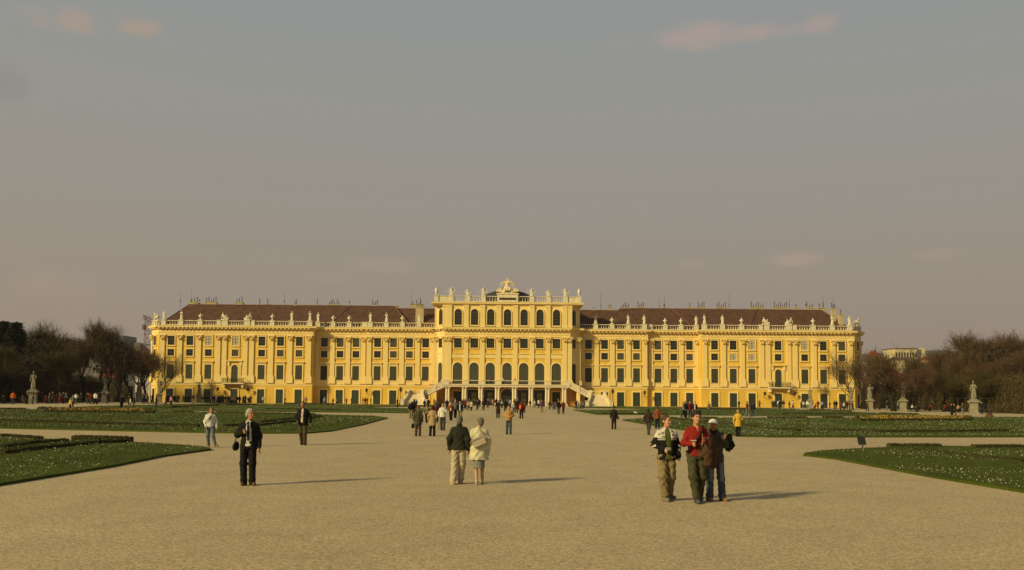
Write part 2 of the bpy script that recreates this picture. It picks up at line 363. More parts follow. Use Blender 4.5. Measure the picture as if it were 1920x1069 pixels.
def hedge_strip(pts,w,h,label,flower=None,par=None):
    """clipped low box hedge along a line on the ground, its sides roughened with leaf faces"""
    V=[];F=[];MI=[]; rnd=random.Random(hash(label)&0xffff)
    pts=[Vector((p[0],p[1])) for p in pts]; m=MB()
    for a,b in zip(pts[:-1],pts[1:]):
        d=(b-a); Ln=d.length; d.normalize(); nrm=Vector((-d.y,d.x)); seg=max(1,int(Ln/3))
        for q in range(seg):
            p=a+d*(Ln*q/seg-.02); r=a+d*(Ln*(q+1)/seg+.02); hh=h*(1+rnd.uniform(-.1,.1))
            g=max(G(p.x,p.y),G(r.x,r.y))+.06
            c=[p-nrm*w/2,r-nrm*w/2,r+nrm*w/2,p+nrm*w/2]; n=len(m.v)
            m.v+=[(v.x,v.y,g-.3) for v in c]+[(v.x,v.y,g+hh) for v in c]
            for f in ((4,5,6,7),(0,1,5,4),(1,2,6,5),(2,3,7,6),(3,0,4,7)): m.f.append(tuple(n+i for i in f)); m.m.append(0)
        dist=max(20,a.length); sz=.02+dist*.0004; cnt=int(min(3500,Ln*(2*h+w)/(sz*sz)*.9))
        for _ in range(cnt):
            t=rnd.uniform(0,Ln); s=rnd.uniform(-.5,.5)*w; z=h
            if rnd.random()<.55: s=(w/2)*rnd.choice((-1,1)); z=rnd.uniform(.05,h)
            c=a+d*t+nrm*s; c=Vector((c.x,c.y,G(c.x,c.y)+.06+z+rnd.uniform(-.01,.05)))
            u=Vector((rnd.uniform(-1,1),rnd.uniform(-1,1),rnd.uniform(-1,1))).normalized()*sz; v=Vector((rnd.uniform(-1,1),rnd.uniform(-1,1),rnd.uniform(-1,1))).normalized()*sz*.7
            m.face([c-u,c+v,c+u,c-v],2 if flower and z==h and rnd.random()<.35 else 1)
    o=m.build('hedge',[M_hedge,M_hleaf]+([flower] if flower else []),par)
    if not par: tag(o,label,'hedge')
    return o
M_red=mat('dark_red_flowers',(.12,.02,.012),.8); M_yel=mat('yellow_flowers',(.34,.20,.035),.8,.3,2); M_ora=mat('orange_flowers',(.36,.14,.02),.8)
HG=[(((0,822),(72,827)),.7,.3,'short clipped box hedge in the near left lawn, nearest its far edge'),
 (((0,843),(52,835.5),(122,830)),.5,.22,'thin curved box hedge at the near left lawn, the farther of its two curves'),
 (((0,855),(52,847.5),(130,839.5),(182,834.5),(242,832)),.6,.28,'long curved dark box hedge at the near left lawn, closest to the camera'),
 (((0,792),(182,798),(372,802)),.55,.35,'long straight dark hedge line across the middle left lawn'),
 (((417,802),(484,800.6),(545,793),(600,783.5)),.6,.35,'dark hedge line behind the old man in the suit, bending towards the path'),
 (((487,794),(545,788),(600,781.5)),.5,.3,'thin dark hedge behind the bending hedge line on the middle left lawn'),
 (((0,768.3),(49,768.6)),.5,.4,'short dark hedge at the far edge of the middle left lawn, left end'),
 (((323,774.3),(362,774.8)),.5,.4,'short dark hedge piece at the far edge of the middle left lawn'),
 (((406,776),(500,777.8),(590,779.5)),.5,.4,'dark hedge along the far edge of the middle left lawn near the central path'),
 (((1440,808),(1498,810.5)),.6,.35,'short hedge piece on the middle right lawn, right of the yellow coat'),
 (((1540,810),(1640,812.3),(1780,812.3),(1888,810.5)),.6,.35,'long straight dark hedge line across the middle right lawn'),
 (((1440,785.3),(1512,785.3)),.5,.4,'short dark hedge at the far edge of the middle right lawn'),
 (((1543,785),(1580,785)),.5,.4,'very short hedge piece at the far edge of the middle right lawn'),
 (((1259,786),(1276,789),(1370,798.5),(1420,803.5)),.6,.32,'slanting hedge line on the middle right lawn behind the three men'),
 (((1300,785.6),(1345,786.2)),.5,.4,'hedge piece at the far edge of the middle right lawn behind the red pullover'),
 (((1666,839.8),(1762,840.3)),.6,.26,'short reddish hedge at the far edge of the near right lawn'),
 (((1712,845),(1760,852),(1815,859.5),(1850,864),(1919,869)),.5,.2,'curved low hedge on the near right lawn'),
 (((1826,842),(1919,841.5)),.6,.25,'straight low hedge at the far right edge of the near right lawn'),
 (((170,762.3),(233,763.5)),.5,.4,'dark hedge at the outer corner of the far left lawn'),
 (((321,759.6),(411,759.6)),.5,.4,'long dark hedge at the far left lawn before the crowd'),
 (((425,759.8),(480,760)),.5,.4,'dark hedge at the far left lawn right of the crowd hedge'),
 (((300,766.3),(399,767.6)),.5,.3,'inner dark hedge line of the far left lawn'),
 (((500,768),(640,770)),.5,.3,'inner dark hedge line of the far left lawn near the central path'),
 (((1520,768.8),(1595,772.6)),.5,.4,'slanting hedge at the outer side of the far right lawn'),
 (((1650,776.5),(1722,778.6)),.5,.4,'hedge at the pointed outer corner of the far right lawn'),
 (((1460,777.3),(1600,778)),.5,.3,'inner dark hedge line of the far right lawn'),
 (((1130,777),(1250,778)),.5,.3,'inner dark hedge line of the far right lawn by the central path')]
for pts,w,h,lab in HG: hedge_strip(P(*pts),w*.6,h*.36,lab)
hedge_strip(P((142,829.3),(242,832)),.5,.2,'box hedge topped with dark red flowers at the near left lawn',M_red)
hedge_strip(P((1310,768.5),(1396,769.6)),.8,.3,'low bed edge of orange flowers on the far right lawn',M_ora)
hedge_strip(P((534,758.6),(625,759.8)),.8,.3,'low bed edge of yellow flowers on the far left lawn by the palace',M_yel)
def flower_bed(p4,lab,seed):
    a,b,c,d=[Vector((*q,0)) for q in P(*p4)]; e=empty('flower_bed',(0,0,0),0,lab,'flower bed'); rnd=random.Random(seed)
    hd=MB(); s=.3
    for p,q,w in ((a,b,.5),(d,c,.5)):
        o=hedge_strip([p[:2],q[:2]],w,.17,lab+str(w)+str(p.x),None,e)
    soil=link('soil',drape([a[:2],b[:2],c[:2],d[:2]],.12),e); soil.data.materials.append(mat('bed_soil',(.06,.035,.015),.95,.4,4))
    m=MB()
    for i in range(5200):
        u,v=rnd.random(),rnd.random(); p=(a*(1-u)+b*u)*(1-v)+(d*(1-u)+c*u)*v; z=G(p.x,p.y)+rnd.uniform(.16,.42); sz=.085
        fl=rnd.random()<(.62 if .1<u<.92 else .15)
        uu=Vector((rnd.uniform(-1,1),rnd.uniform(-1,1),rnd.uniform(0,1))).normalized()*sz; vv=Vector((rnd.uniform(-1,1),rnd.uniform(-1,1),rnd.uniform(-1,1))).normalized()*sz
        p.z=z; m.face([p-uu,p+vv,p+uu,p-vv],1 if fl else 0)
    o=m.build('flowers',[M_hleaf,M_yel],e); tag(o,kind='stuff')
flower_bed(((72,768.2),(290,772.2),(288,776.5),(86,773.8)),'long bed of yellow flowers between dark hedges on the middle left lawn',3)
flower_bed(((1606,785.3),(1822,785.3),(1822,789.5),(1610,790.8)),'long bed of yellow flowers between dark hedges on the middle right lawn',4)
def scatter(poly,name,lab,n,size,h0,h1,M,seed,ymin,ymax,clump=0,kind='flat',xl=1e9,aniso=1,excl=None):
    rnd=random.Random(seed); m=MB(); x0=max(-xl,min(p[0] for p in poly)); x1=min(xl,max(p[0] for p in poly)); c=[]
    from mathutils import noise as mn
    k=0; tries=0
    while k<n and tries<n*30:
        tries+=1
        u=rnd.random(); y=1/(1/ymin*(1-u)+1/ymax*u) if ymin>0 else rnd.uniform(ymin,ymax); x=rnd.uniform(x0,x1)
        if abs(x)>y*.62+10 or not inpoly(x,y,poly): continue
        if clump and mn.fractal(Vector((x*.22*aniso,y*.22,seed)),.8,2,3)+rnd.uniform(-.35,.35)<clump: continue
        k+=1; g=G(x,y)+.07; s=size*(.6+y*.012)*rnd.uniform(.6,1.4)
        if kind=='flat':
            a=rnd.uniform(0,6.28); z=g+rnd.uniform(h0,h1); t=rnd.uniform(.2,.8)*s
            m.face([(x+s*math.cos(a+i*1.571),y+s*math.sin(a+i*1.571)-0*t,z+(t if math.sin(a+i*1.571)>0 else -t)) for i in range(4)])
        else:
            a=rnd.uniform(0,3.14); dx,dy=math.cos(a)*s*.22,math.sin(a)*s*.22; hh=s*rnd.uniform(.8,1.5)
            m.face([(x-dx,y-dy,g-.03),(x+dx,y+dy,g-.03),(x+rnd.uniform(-.5,.5)*s,y+rnd.uniform(-.5,.5)*s,g+hh)])
    o=m.build(name,M); tag(o,lab,name.replace('_',' '),kind='stuff')
for poly,sd_,nm in ((LA,1,'near left'),(RA,2,'near right')):
    scatter(poly,'grass',f'short green grass of the {nm} lawn',50000,.05,0,0,M_blade,sd_,8,47,0,'blade',34)
    scatter(poly,'daisies',f'white daisies scattered over the {nm} lawn',3600,.0145,.03,.06,M_daisy,sd_+10,10,46,.06,'flat',30)
for poly,sd_,nm in ((LB,3,'middle left'),(RB,4,'middle right')):
    scatter(poly,'grass',f'short green grass of the {nm} lawn',30000,.06,0,0,M_blade,sd_,49,114,0,'blade',76)
    scatter(poly,'daisies',f'pale flowers dotted over the {nm} lawn',2600 if sd_==3 else 5500,.014,.04,.09,M_daisy,sd_+10,49,114,-.02 if sd_==4 else .08,'flat',76,.5)
for poly,sd_,nm in ((CL,5,'far left'),(CR,6,'far right')):
    scatter(poly,'daisies',f'pale flowers dotted over the {nm} lawn',900,.014,.04,.09,M_daisy,sd_+10,110,205,.12,'flat',60,.5)
# ---------------------------------------------------------------- palace
M_cream=mat('cream_plaster',(.77,.57,.215),.85,.10,.5,bump=.01,bscale=3,stretch=(1,1,.3),detail=7)
M_yellow=mat('yellow_plaster',(.69,.44,.066),.88,.14,.45,bump=.012,bscale=3,stretch=(1,1,.35),detail=7)
M_stone=mat('pale_stone',(.66,.55,.36),.85,.18,1.6,bump=.02,bscale=6)
M_white=mat('white_stone_figures',(.64,.56,.41),.8,.14,2.5)
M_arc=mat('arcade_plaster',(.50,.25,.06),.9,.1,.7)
M_glass=mat('window_glass',(.022,.022,.016),.25,.5,.8,spec=.45)
M_bar=mat('window_bars',(.085,.075,.045),.6)
M_shut=mat('green_shutter_paint',(.055,.055,.032),.7,.15,3)
M_door=mat('green_door_paint',(.035,.045,.026),.6,.2,2)
M_copper=mat('copper_sheet_green',(.16,.18,.09),.7,.3,1.5)
M_roof=mat('brown_roof_tiles',(.088,.041,.022),.9,.42,.8,bump=.05,bscale=4,detail=8)
M_roofd=mat('grey_green_roof',(.055,.058,.045),.7,.2,1)
M_iron=mat('black_iron',(.02,.018,.012),.5)
M_chim=mat('chimney_plaster',(.42,.33,.18),.9,.2,1)
M_pot=mat('chimney_pot_dark',(.05,.035,.02),.8)
M_light=mat('painted_courtyard_light',(.42,.36,.16),.8,.5,1.2,col2=(.12,.14,.05))  # pale colour standing in for daylight seen through the building
PAL=empty('palace',(0,220,0),0,'huge yellow baroque palace with cream pilasters, dark windows, brown roofs and central belvedere','palace')
OFF=Vector((0,-220,0))
def pbuild(m,name,mats,parent=None,smooth=False):
    o=m.build(name,mats,parent or PAL,smooth)
    if not parent: o.location=OFF
    return o
def px2x(px,Y): return (px-951)*Y/FPX
# plan line of the main facade: (x0,Y,x1,Y)
YP,YR,YW,YC=218.3,220.9,220.0,216.2      # pavilion, recess, wing, centre front planes
xPo,xPc=84.4,87.0                         # pavilion flat edge, chamfer edge
PLANS={}
for s in (-1,1):
    PLANS[s]=[(s*17.6,YW),(s*34.3,YW),(s*34.3,YR),(s*47.1,YR),(s*47.1,YP),(s*xPo,YP),(s*87.3,YP+3.6),(s*87.3,YP+30)]
cplan=[(-17.6,YW),(-17.6,217.9),(-17.0,217.9),(-15.1,YC),(15.1,YC),(17.0,217.9),(17.6,217.9),(17.6,YW)]
full=[(x,y) for x,y in PLANS[-1][::-1]]+cplan[1:-1]+PLANS[1]
def offset(line,d):
    """line going +x with outside towards -y, moved outward by d"""
    out=[]
    for i,p in enumerate(line):
        p=Vector(p); ns=[]
        for a,b in ((i-1,i),(i,i+1)):
            if a<0 or b>=len(line): continue
            e=Vector(line[b])-Vector(line[a])
            if e.length>1e-6: e.normalize(); ns.append(Vector((e.y,-e.x)))
        if len(ns)==2:
            n=ns[0]+ns[1]; 
            if n.length<1e-3: n=ns[0]
            n.normalize(); c=max(.45,n.dot(ns[0])); out.append(p+n*(d/c))
        else: out.append(p+ns[0]*d)
    return [(q.x,q.y) for q in out]
full=[(x,y) for i,(x,y) in enumerate(full) if i==0 or (x,y)!=full[i-1]]
# body walls
def wallslab(m,line,z0,z1,d,mi=0,depth=8,mit=None):
    o=offset(line,d); yb=max(y for x,y in line)
    poly=o+[(o[-1][0],yb+depth),(o[0][0],yb+depth)] if depth else o
    return m.extrude(poly,z0,z1,mi,mit)
def band(m,line,z0,z1,d0,d1,mi=0,mit=None):
    """a moulding between the offset lines d0 (inside) and d1 (outside)"""
    a=offset(line,d0); b=offset(line,d1)
    for i in range(len(line)-1):
        A,B,C,D=a[i],a[i+1],b[i+1],b[i]; n=len(m.v)
        m.v+=[(p[0],p[1],z) for z in (z0,z1) for p in (A,B,C,D)]
        m.f+=[(n+7,n+6,n+5,n+4)[::1],(n+3,n+2,n+6,n+7)[::1],(n+0,n+1,n+2,n+3)]
        m.m+=[mi if mit is None else mit,mi,mi]
    for q,i in ((0,0),(1,len(line)-1)):
        A,D=a[i],b[i]; m.face([(A[0],A[1],z0),(D[0],D[1],z0),(D[0],D[1],z1),(A[0],A[1],z1)],mi)
m=MB(); wallslab(m,full,-.3,17.0,0,0,6); 
w=pbuild(m,'wall',[M_yellow])
bm_fix=[]
m=MB(); band(m,full,4.72,4.95,-.05,.14); band(m,full,4.3,4.72,-.05,.05); pbuild(m,'string_course',[M_cream])
m=MB(); band(m,full,16.45,17.85,-.3,.12); band(m,full,17.0,17.12,-.1,.2); pbuild(m,'frieze',[M_cream])
m=MB(); band(m,full,17.85,18.25,-.3,.45); band(m,full,18.25,18.62,-.3,.95); band(m,full,18.62,18.72,-.3,1.02,0,1)
o=offset(full,.45)
for (a,b) in zip(o[:-1],o[1:]):      # dentils under the cornice
    d=Vector(b)-Vector(a); n=int(d.length/.95)
    if n<1: continue
    d.normalize(); q=Vector((d.y,-d.x))
    for i in range(n):
        c=Vector(a)+d*(.95*(i+.5)); p=[c-d*.22,c+d*.22,c+d*.22+q*.38,c-d*.22+q*.38]
        m.extrude([tuple(v) for v in p[::-1]],17.93,18.25)
pbuild(m,'cornice',[M_cream,M_copper])
# terrace roof behind the balustrade
m=MB(); 
m.face([(x,y,18.70) for x,y in offset(full,-.2)]+[(87,232,18.70),(-87,232,18.70)]); pbuild(m,'parapet_gutter',[M_copper])
# rusticated ground floor lines
for s in (-1,1):
    m=MB(); ln=PLANS[s][:7] if s>0 else PLANS[s][::-1][1:]
    for z in (1.0,1.65,2.3,2.95,3.6,4.2): band(m,ln,z,z+.04,-.02,.025)
    pbuild(m,'rustication',[mat('yellow_plaster_joint',(.55,.33,.06),.9)])
# ---- windows as shared meshes
def win_rect(w,h,muntx,munty,shut=False,bar=.06):
    m=MB(); m.box(-w/2,w/2,-.05,.02,0,h,0)
    if shut:
        m=MB(); m.box(-w/2,-.02,-.07,.02,0,h,0); m.box(.02,w/2,-.07,.02,0,h,0)
        k=int(h/.16)
        for i in range(k):
            z=h*(i+.5)/k
            for a,b in ((-w/2+.08,-.08),(.08,w/2-.08)): m.box(a,b,-.10,-.07,z-.035,z+.03,0)
        m.box(-w/2,w/2,-.11,-.07,h*.5-.04,h*.5+.04,0)
        return m
    for i in range(1,muntx): x=-w/2+w*i/muntx; m.box(x-bar/2,x+bar/2,-.09,-.05,0,h,1)
    for i in range(1,munty): z=h*i/munty; m.box(-w/2,w/2,-.085,-.05,z-bar/2,z+bar/2,1)
    return m
def surround(w,h,t,tb=None,d=.16,arch=False,n=12):
    m=MB(); tb=t if tb is None else tb
    if arch:
        r=w/2; hs=h-r; m.box(-w/2-t,-w/2,-d,.03,0,hs); m.box(w/2,w/2+t,-d,.03,0,hs)
        pts=[(math.cos(math.pi*i/n),math.sin(math.pi*i/n)) for i in range(n+1)]
        for (c0,s0),(c1,s1) in zip(pts[:-1],pts[1:]):
            m.prism([(r*c0,hs+r*s0),((r+t)*c0,hs+(r+t)*s0),((r+t)*c1,hs+(r+t)*s1),(r*c1,hs+r*s1)][::1],-d,.03)
    else:
        m.box(-w/2-t,-w/2,-d,.03,0,h); m.box(w/2,w/2+t,-d,.03,0,h); m.box(-w/2-t,w/2+t,-d,.03,h,h+t)
    if tb: m.box(-w/2-t-.05,w/2+t+.05,-d-.06,.03,-tb,0)
    return m
def win_arch(w,h,mats_n=0,shut=False,n=12):
    r=w/2; hs=h-r; m=MB()
    poly=[(-r,0),(r,0)]+[(r*math.cos(math.pi*i/n),hs+r*math.sin(math.pi*i/n)) for i in range(n+1)]
    m.prism(poly,-.05,.02,0)
    if shut:
        m.box(-.03,.03,-.09,-.05,0,h-.05,1); m.box(-r,r,-.085,-.05,hs-.05,hs+.05,1)
        for q in (.33,.66): m.box(-r,r,-.08,-.05,hs*q-.03,hs*q+.03,1)
    else:
        for x in (-r/3,r/3): m.box(x-.03,x+.03,-.09,-.05,0,hs+r*.9,1)
        for i in range(1,5): m.box(-r,r,-.085,-.05,hs*i/4-.03,hs*i/4+.03,1)
    return m
class Win:
    def __init__(s,name,m,mats,sm,smats,extra=None):
        s.name=name; s.me=m.mesh(name,mats); s.sme=sm.mesh('window_surround',smats) if sm else None; s.extra=extra
    def put(s,x,y,z,rz=0,name=None,swap=None):
        o=link(name or s.name,s.me,PAL,(x,y-220,z),rz)
        if s.sme: link('window_surround',s.sme,o)
        if s.extra: link(s.extra[0],s.extra[1],o)
        return o
GM=[M_glass,M_bar]
hood=MB(); hood.box(-1.3,1.3,-.42,.03,0,.12); hood.box(-1.2,1.2,-.26,.03,-.28,0); hood.box(-1.25,1.25,-.3,.03,.12,.2)
hoodm=hood.mesh('window_hood',[M_cream]); 
for v in hoodm.vertices: v.co.z+=4.15
tallw=Win('shuttered_window',win_rect(1.66,3.45,2,2,True),[M_shut],surround(1.66,3.45,.3,.12),[M_cream],('window_hood',hoodm))
mezz=Win('mezzanine_window',win_rect(1.62,1.6,2,2),GM,surround(1.62,1.6,.26,.26),[M_cream])
topw=Win('upper_window',win_rect(1.64,2.2,2,3),GM,surround(1.64,2.2,.22,.3),[M_cream])
doorw=Win('ground_floor_door',win_rect(1.75,3.35,2,2,True),[M_door],surround(1.75,3.35,.33,0,.14),[M_cream])
wins=[[295,'c'],[321.5],[356.5],[391.8],[441.7,'b'],[491.3],[526.3],[561.3],[608.4],[638],[667.8],[708],[737.9],[768],[798.2]]
M_curt=mat('white_curtain_panes',(.45,.38,.24),.8)
lit=Win('upper_window',win_rect(1.64,2.2,2,3),[M_curt,M_bar],surround(1.64,2.2,.22,.3),[M_cream])
litm=Win('mezzanine_window',win_rect(1.62,1.6,2,2),[M_curt,M_bar],surround(1.62,1.6,.26,.26),[M_cream])
apron=MB(); apron.box(-1.15,1.15,-.12,.03,0,.78); apm=apron.mesh('apron',[M_cream])
arcd=Win('balcony_door',win_arch(1.6,4.3,0,True),[M_shut,M_shut],surround(1.6,4.3,.28,0,.2,True),[M_cream])
M_glass2=mat('window_glass_with_blinds',(.075,.065,.042),.3,.5,.9)
topw2=Win('upper_window',win_rect(1.64,2.2,2,3),[M_glass2,M_bar],surround(1.64,2.2,.22,.3),[M_cream]); mezz2=Win('mezzanine_window',win_rect(1.62,1.6,2,2),[M_glass2,M_bar],surround(1.62,1.6,.26,.26),[M_cream])
rw=random.Random(31)
for s in (-1,1):
    for i,wd in enumerate(wins):
        off=951-wd[0]; Y=YP if wd[0]<586 else (YR if wd[0]<687 else YW); x=s*off*Y/FPX; rz=0
        nar=False
        if len(wd)>1 and wd[1]=='c':
            x=s*(xPo+87.3)/2; Y=YP+1.8; rz=s*math.atan2(3.6,2.9); nar=True
        yy=Y
        if nar:      # slanted end bay
            for W_,z in ((topw,13.95),(mezz,11.35)): W_.put(x,yy,z,rz)
            tallw.put(x,yy,5.82,rz); doorw.put(x,yy,.05,rz); continue
        open_=(s<0 and i in (3,4)) or (s>0 and i in (5,3))
        (lit if open_ else rw.choice((topw,topw,topw2))).put(x,yy,13.95)
        (litm if s>0 and i in (5,6) else rw.choice((mezz,mezz,mezz2))).put(x,yy,11.35)
        if len(wd)>1:
            arcd.put(x,yy,4.95)
        else:
            tallw.put(x,yy,5.82); link('window_apron',apm,PAL,(x,yy-220,4.95))
        if off*1>165 or True: doorw.put(x,yy,.05)
# pilasters
def pil_mesh(w=1.1,h=11.5,base=1.85):
    m=MB(); m.box(-w/2,w/2,-.26,.03,base,h-1.2)
    m.box(-w/2-.26,w/2+.26,-.38,.03,0,base-.35); m.box(-w/2-.16,w/2+.16,-.34,.03,base-.35,base-.1); m.box(-w/2-.08,w/2+.08,-.30,.03,base-.1,base)
    z=h-1.2                                # Corinthian-like capital: bell with leaves and volutes
    m.lathe([(w*.46,0),(w*.5,.35),(w*.62,.8),(w*.75,1.05)],(0,-.12,z),8,0,1,.5)
    m.box(-w*.66,w*.66,-.62,.03,h-.2,h)
    for sx in (-1,1):
        m.tube((sx*w*.56,-.62,h-.35),(sx*w*.56,-.3,h-.35),.17,.17,8); m.tube((sx*w*.25,-.5,z+.1),(sx*w*.36,-.64,z+.55),.13,.1,5)
    m.tube((0,-.5,z+.1),(0,-.66,z+.7),.16,.1,5)
    return m.mesh('pilaster',[M_cream])
pilm=pil_mesh()
pils=[(305.5,YP),(338,YP),(373.6,YP),(409.6,YP),(421.5,YP),(460.6,YP),(472.3,YP),(508.8,YP),(544.3,YP),(579.5,YP),(595.5,YR),(623.7,YR),(652.7,YR),(681.2,YR),(692.1,YW),(723.3,YW),(753.4,YW),(783.1,YW),(810.5,YW)]
for s in (-1,1):
    for p,Y in pils: link('pilaster',pilm,PAL,(s*(951-p)*Y/FPX,Y-220,4.95))
    link('pilaster',pilm,PAL,(s*87.0,YP+3.1-220,4.95),s*math.atan2(3.6,2.9))
# balconies with iron railings, brackets and lanterns
for s in (-1,1):
    x=s*509.5*YP/FPX; m=MB(); m.box(x-2.6,x+2.6,YP-1.5,YP,4.62,4.9)
    for sx in (-1,1):
        m.prism([(x+sx*2.2-.2,3.7),(x+sx*2.2+.2,3.7),(x+sx*2.2+.25,4.62),(x+sx*2.2-.25,4.62)],YP-1.1,YP)
    b=pbuild(m,'balcony',[M_stone]); m=MB()
    yf=YP-1.42
    m.tube((x-2.55,yf,6.0),(x+2.55,yf,6.0),.05); m.tube((x-2.55,yf,5.05),(x+2.55,yf,5.05),.04)
    for sx in (-1,1): m.tube((x+sx*2.55,yf,6.0),(x+sx*2.55,YP-.3,6.0),.05); m.tube((x+sx*2.55,yf,4.9),(x+sx*2.55,yf,6.1),.06)
    for i in range(12):
        c=x-2.34+i*.425; m.tube((c-.2,yf,4.95),(c-.2,yf,6.0),.035)
        for q in range(8):
            a0,a1=q*math.pi/4,(q+1)*math.pi/4; m.tube((c+.15*math.cos(a0),yf,5.5+.3*math.sin(a0)),(c+.15*math.cos(a1),yf,5.5+.3*math.sin(a1)),.035,.035,4,caps=False)
    m.xf(Matrix.Translation((0,-0,0))); link('railing',m.mesh('railing',[M_iron]),b)
    m=MB(); m.box(x-1.9,x+1.9,YP-.5,YP,10.1,10.35)
    for sx in (-1,1): m.box(x+sx*1.45-.25,x+sx*1.45+.25,YP-.3,YP,9.0,10.1); m.box(x+sx*1.3-.2,x+sx*1.3+.2,YP-.15,YP,4.95,9.0)
    pbuild(m,'door_canopy',[M_cream])
    for sx in (-1,1):
        m=MB(); lx=x+sx*(3.6); m.path([(lx,YP,2.6),(lx,YP-.7,2.5),(lx,YP-1.1,2.9)],[.05,.05,.05]); m.lathe([(.1,0),(.28,.1),(.34,.6),(.2,.8),(.05,.95)],(lx,YP-1.1,2.95),6); pbuild(m,'lantern',[M_iron])
for x in (px2x(690,YW)-0,px2x(1208,YW)):
    m=MB(); m.path([(x,YW,2.6),(x,YW-.7,2.5),(x,YW-1.1,2.9)],[.05,.05,.05]); m.lathe([(.1,0),(.28,.1),(.34,.6),(.2,.8),(.05,.95)],(x,YW-1.1,2.95),6); pbuild(m,'lantern',[M_iron])
# ---- balustrades
balp=[(.06,0),(.10,.06),(.12,.22),(.05,.5),(.05,.75),(.09,.8)]
def balustrade(a,b,z,h=1.25,step=.56,name='balustrade',solid=False,parent=None):
    a=Vector(a);b=Vector(b); d=b-a; L_=d.length; ang=math.atan2(d.y,d.x); m=MB()
    if solid: m.box(0,L_,-.14,.14,0,h-.14)
    else:
        m.box(0,L_,-.2,.2,0,.22); n=max(1,int(L_/step))
        for i in range(n): m.lathe([(r,zz/.8*(h-.42)) for r,zz in balp],(L_*(i+.5)/n,0,.22),6)
    m.box(0,L_,-.24,.24,h-.16,h)
    m.xf(Matrix.Translation((a.x,a.y,z))@Matrix.Rotation(ang,4,'Z')); return pbuild(m,name,[M_stone],parent)
def post(x,y,z,w=1.1,h=1.4,d=.7,rz=0,name='parapet_pedestal'):
    m=MB(); m.box(-w/2,w/2,-d/2,d/2,0,h-.15); m.box(-w/2-.08,w/2+.08,-d/2-.08,d/2+.08,h-.15,h); m.box(-w/2-.05,w/2+.05,-d/2-.05,d/2+.05,0,.2)
    m.xf(Matrix.Translation((x,y,z))@Matrix.Rotation(rz,4,'Z')); return pbuild(m,name,[M_stone])
ZB=18.72
ROOFST=[]   # (x,y,z,kind,rz,side)
for s in (-1,1):
    def X(p,Y): return s*(951-p)*Y/FPX
    yP,yR,yW=YP+.1,YR+.1,YW+.1
    posts=[(306.4,yP,'statue',1.1),(339,yP,'statue',1.1),(375,yP,'urn',1.1),(411,yP,None,1.1),(420.5,yP,'group',1.6),(464,yP,'group',1.6),(473,yP,None,1.1),(509.8,yP,'urn',1.1),(546,yP,'statue',1.1),(580,yP,'statue',1.2),
           (595.5,yR,'statue',1.1),(624,yR,'urn',1.1),(654,yR,'urn',1.1),(683,yR,None,1.3),(693.6,yW,'statue',1.2),(723.7,yW,'statue',1.1),(754,yW,'urn',1.1),(784.8,yW,'statue',1.1)]
    px=None
    for p,Y,k,w in posts:
        x=X(p,Y); post(x,Y,ZB,w)
        if k: ROOFST.append((x,Y,ZB+1.4,k,0,s))
        if px and px[1]==Y and abs(x-px[0])>2.2:
            x0,x1=sorted((px[0],x)); balustrade((x0+px[2]/2 if px[0]<x else x0+w/2,Y),(x1-w/2 if px[0]<x else x1-px[2]/2,Y),ZB)
        px=(x,Y,w)
    balustrade(*sorted([(X(785,yW)-s*.55,yW),(s*17.7,yW)]),ZB)
    ea=(s*84.0,YP+.1); eb=(s*86.9,YP+3.6)
    if s>0: balustrade((ea[0]+.5,ea[1]+.5),eb,ZB)
    else: balustrade(eb,(ea[0]-.5,ea[1]+.5),ZB)
    post(s*87.0,YP+3.9,ZB,1.1)
    ROOFST.append((s*87.0,YP+3.9,ZB+1.4,'statue',s*.8,s)); ROOFST.append((s*85.4,YP+1.7,ZB+1.25,'urn',0,s)); ROOFST.append((s*86.2,YP+2.8,ZB+1.25,'urn',0,s))
    post(s*85.4,YP+1.75,ZB,.6,1.25,.6,s*.9); post(s*86.2,YP+2.8,ZB,.6,1.25,.6,s*.9)
# ---- roofs
def hip(x0,x1,y0,y1,z0,yr,zr,hl,hr,name='roof',M=None):
    m=MB(); A,B,C,D=(x0,y0,z0),(x1,y0,z0),(x1,y1,z0),(x0,y1,z0); E,F_=(x0+hl,yr,zr),(x1-hr,yr,zr)
    m.face([A,B,F_,E]); m.face([C,D,E,F_]); m.face([B,C,F_]); m.face([D,A,E]); m.face([D,C,B,A])
    m.tube(E,F_,.16,.16,6,1); 
    for a,b in ((A,E),(B,F_)): m.tube(a,b,.13,.13,6,1)
    return pbuild(m,name,[M or M_roof,mat('ridge_tiles',(.16,.08,.045),.9)])
ZR=24.95
hip(-86.2,-23.4,221.6,238,18.8,229.8,ZR,4.9,5.5); hip(23.4,86.2,221.6,238,18.8,229.8,ZR-.05,5.5,5.6)
for s in (-1,1):
    x0,x1=sorted((s*15,s*30)); hip(x0,x1,223.2,237,18.8,229.8,24.35,.1,.1)
m=MB()
for xx,dx in ((-64,1),(64,-1),(-40,-1),(42,1)):
    m.tube((xx,229.6,ZR),(xx+dx*4.5,222.1,19.2),.1,.1,5)
pbuild(m,'roof_seam',[mat('ridge_tiles',(.16,.08,.045),.9)])
m=MB(); prof=[(-6.3,25.6)]+[(-6.3+12.6*i/14,26.3+1.95*math.sin(math.pi*i/14)**.8) for i in range(15)]+[(6.3,25.6)]
m.prism(prof,219,228); pbuild(m,'belvedere_roof',[M_roofd])
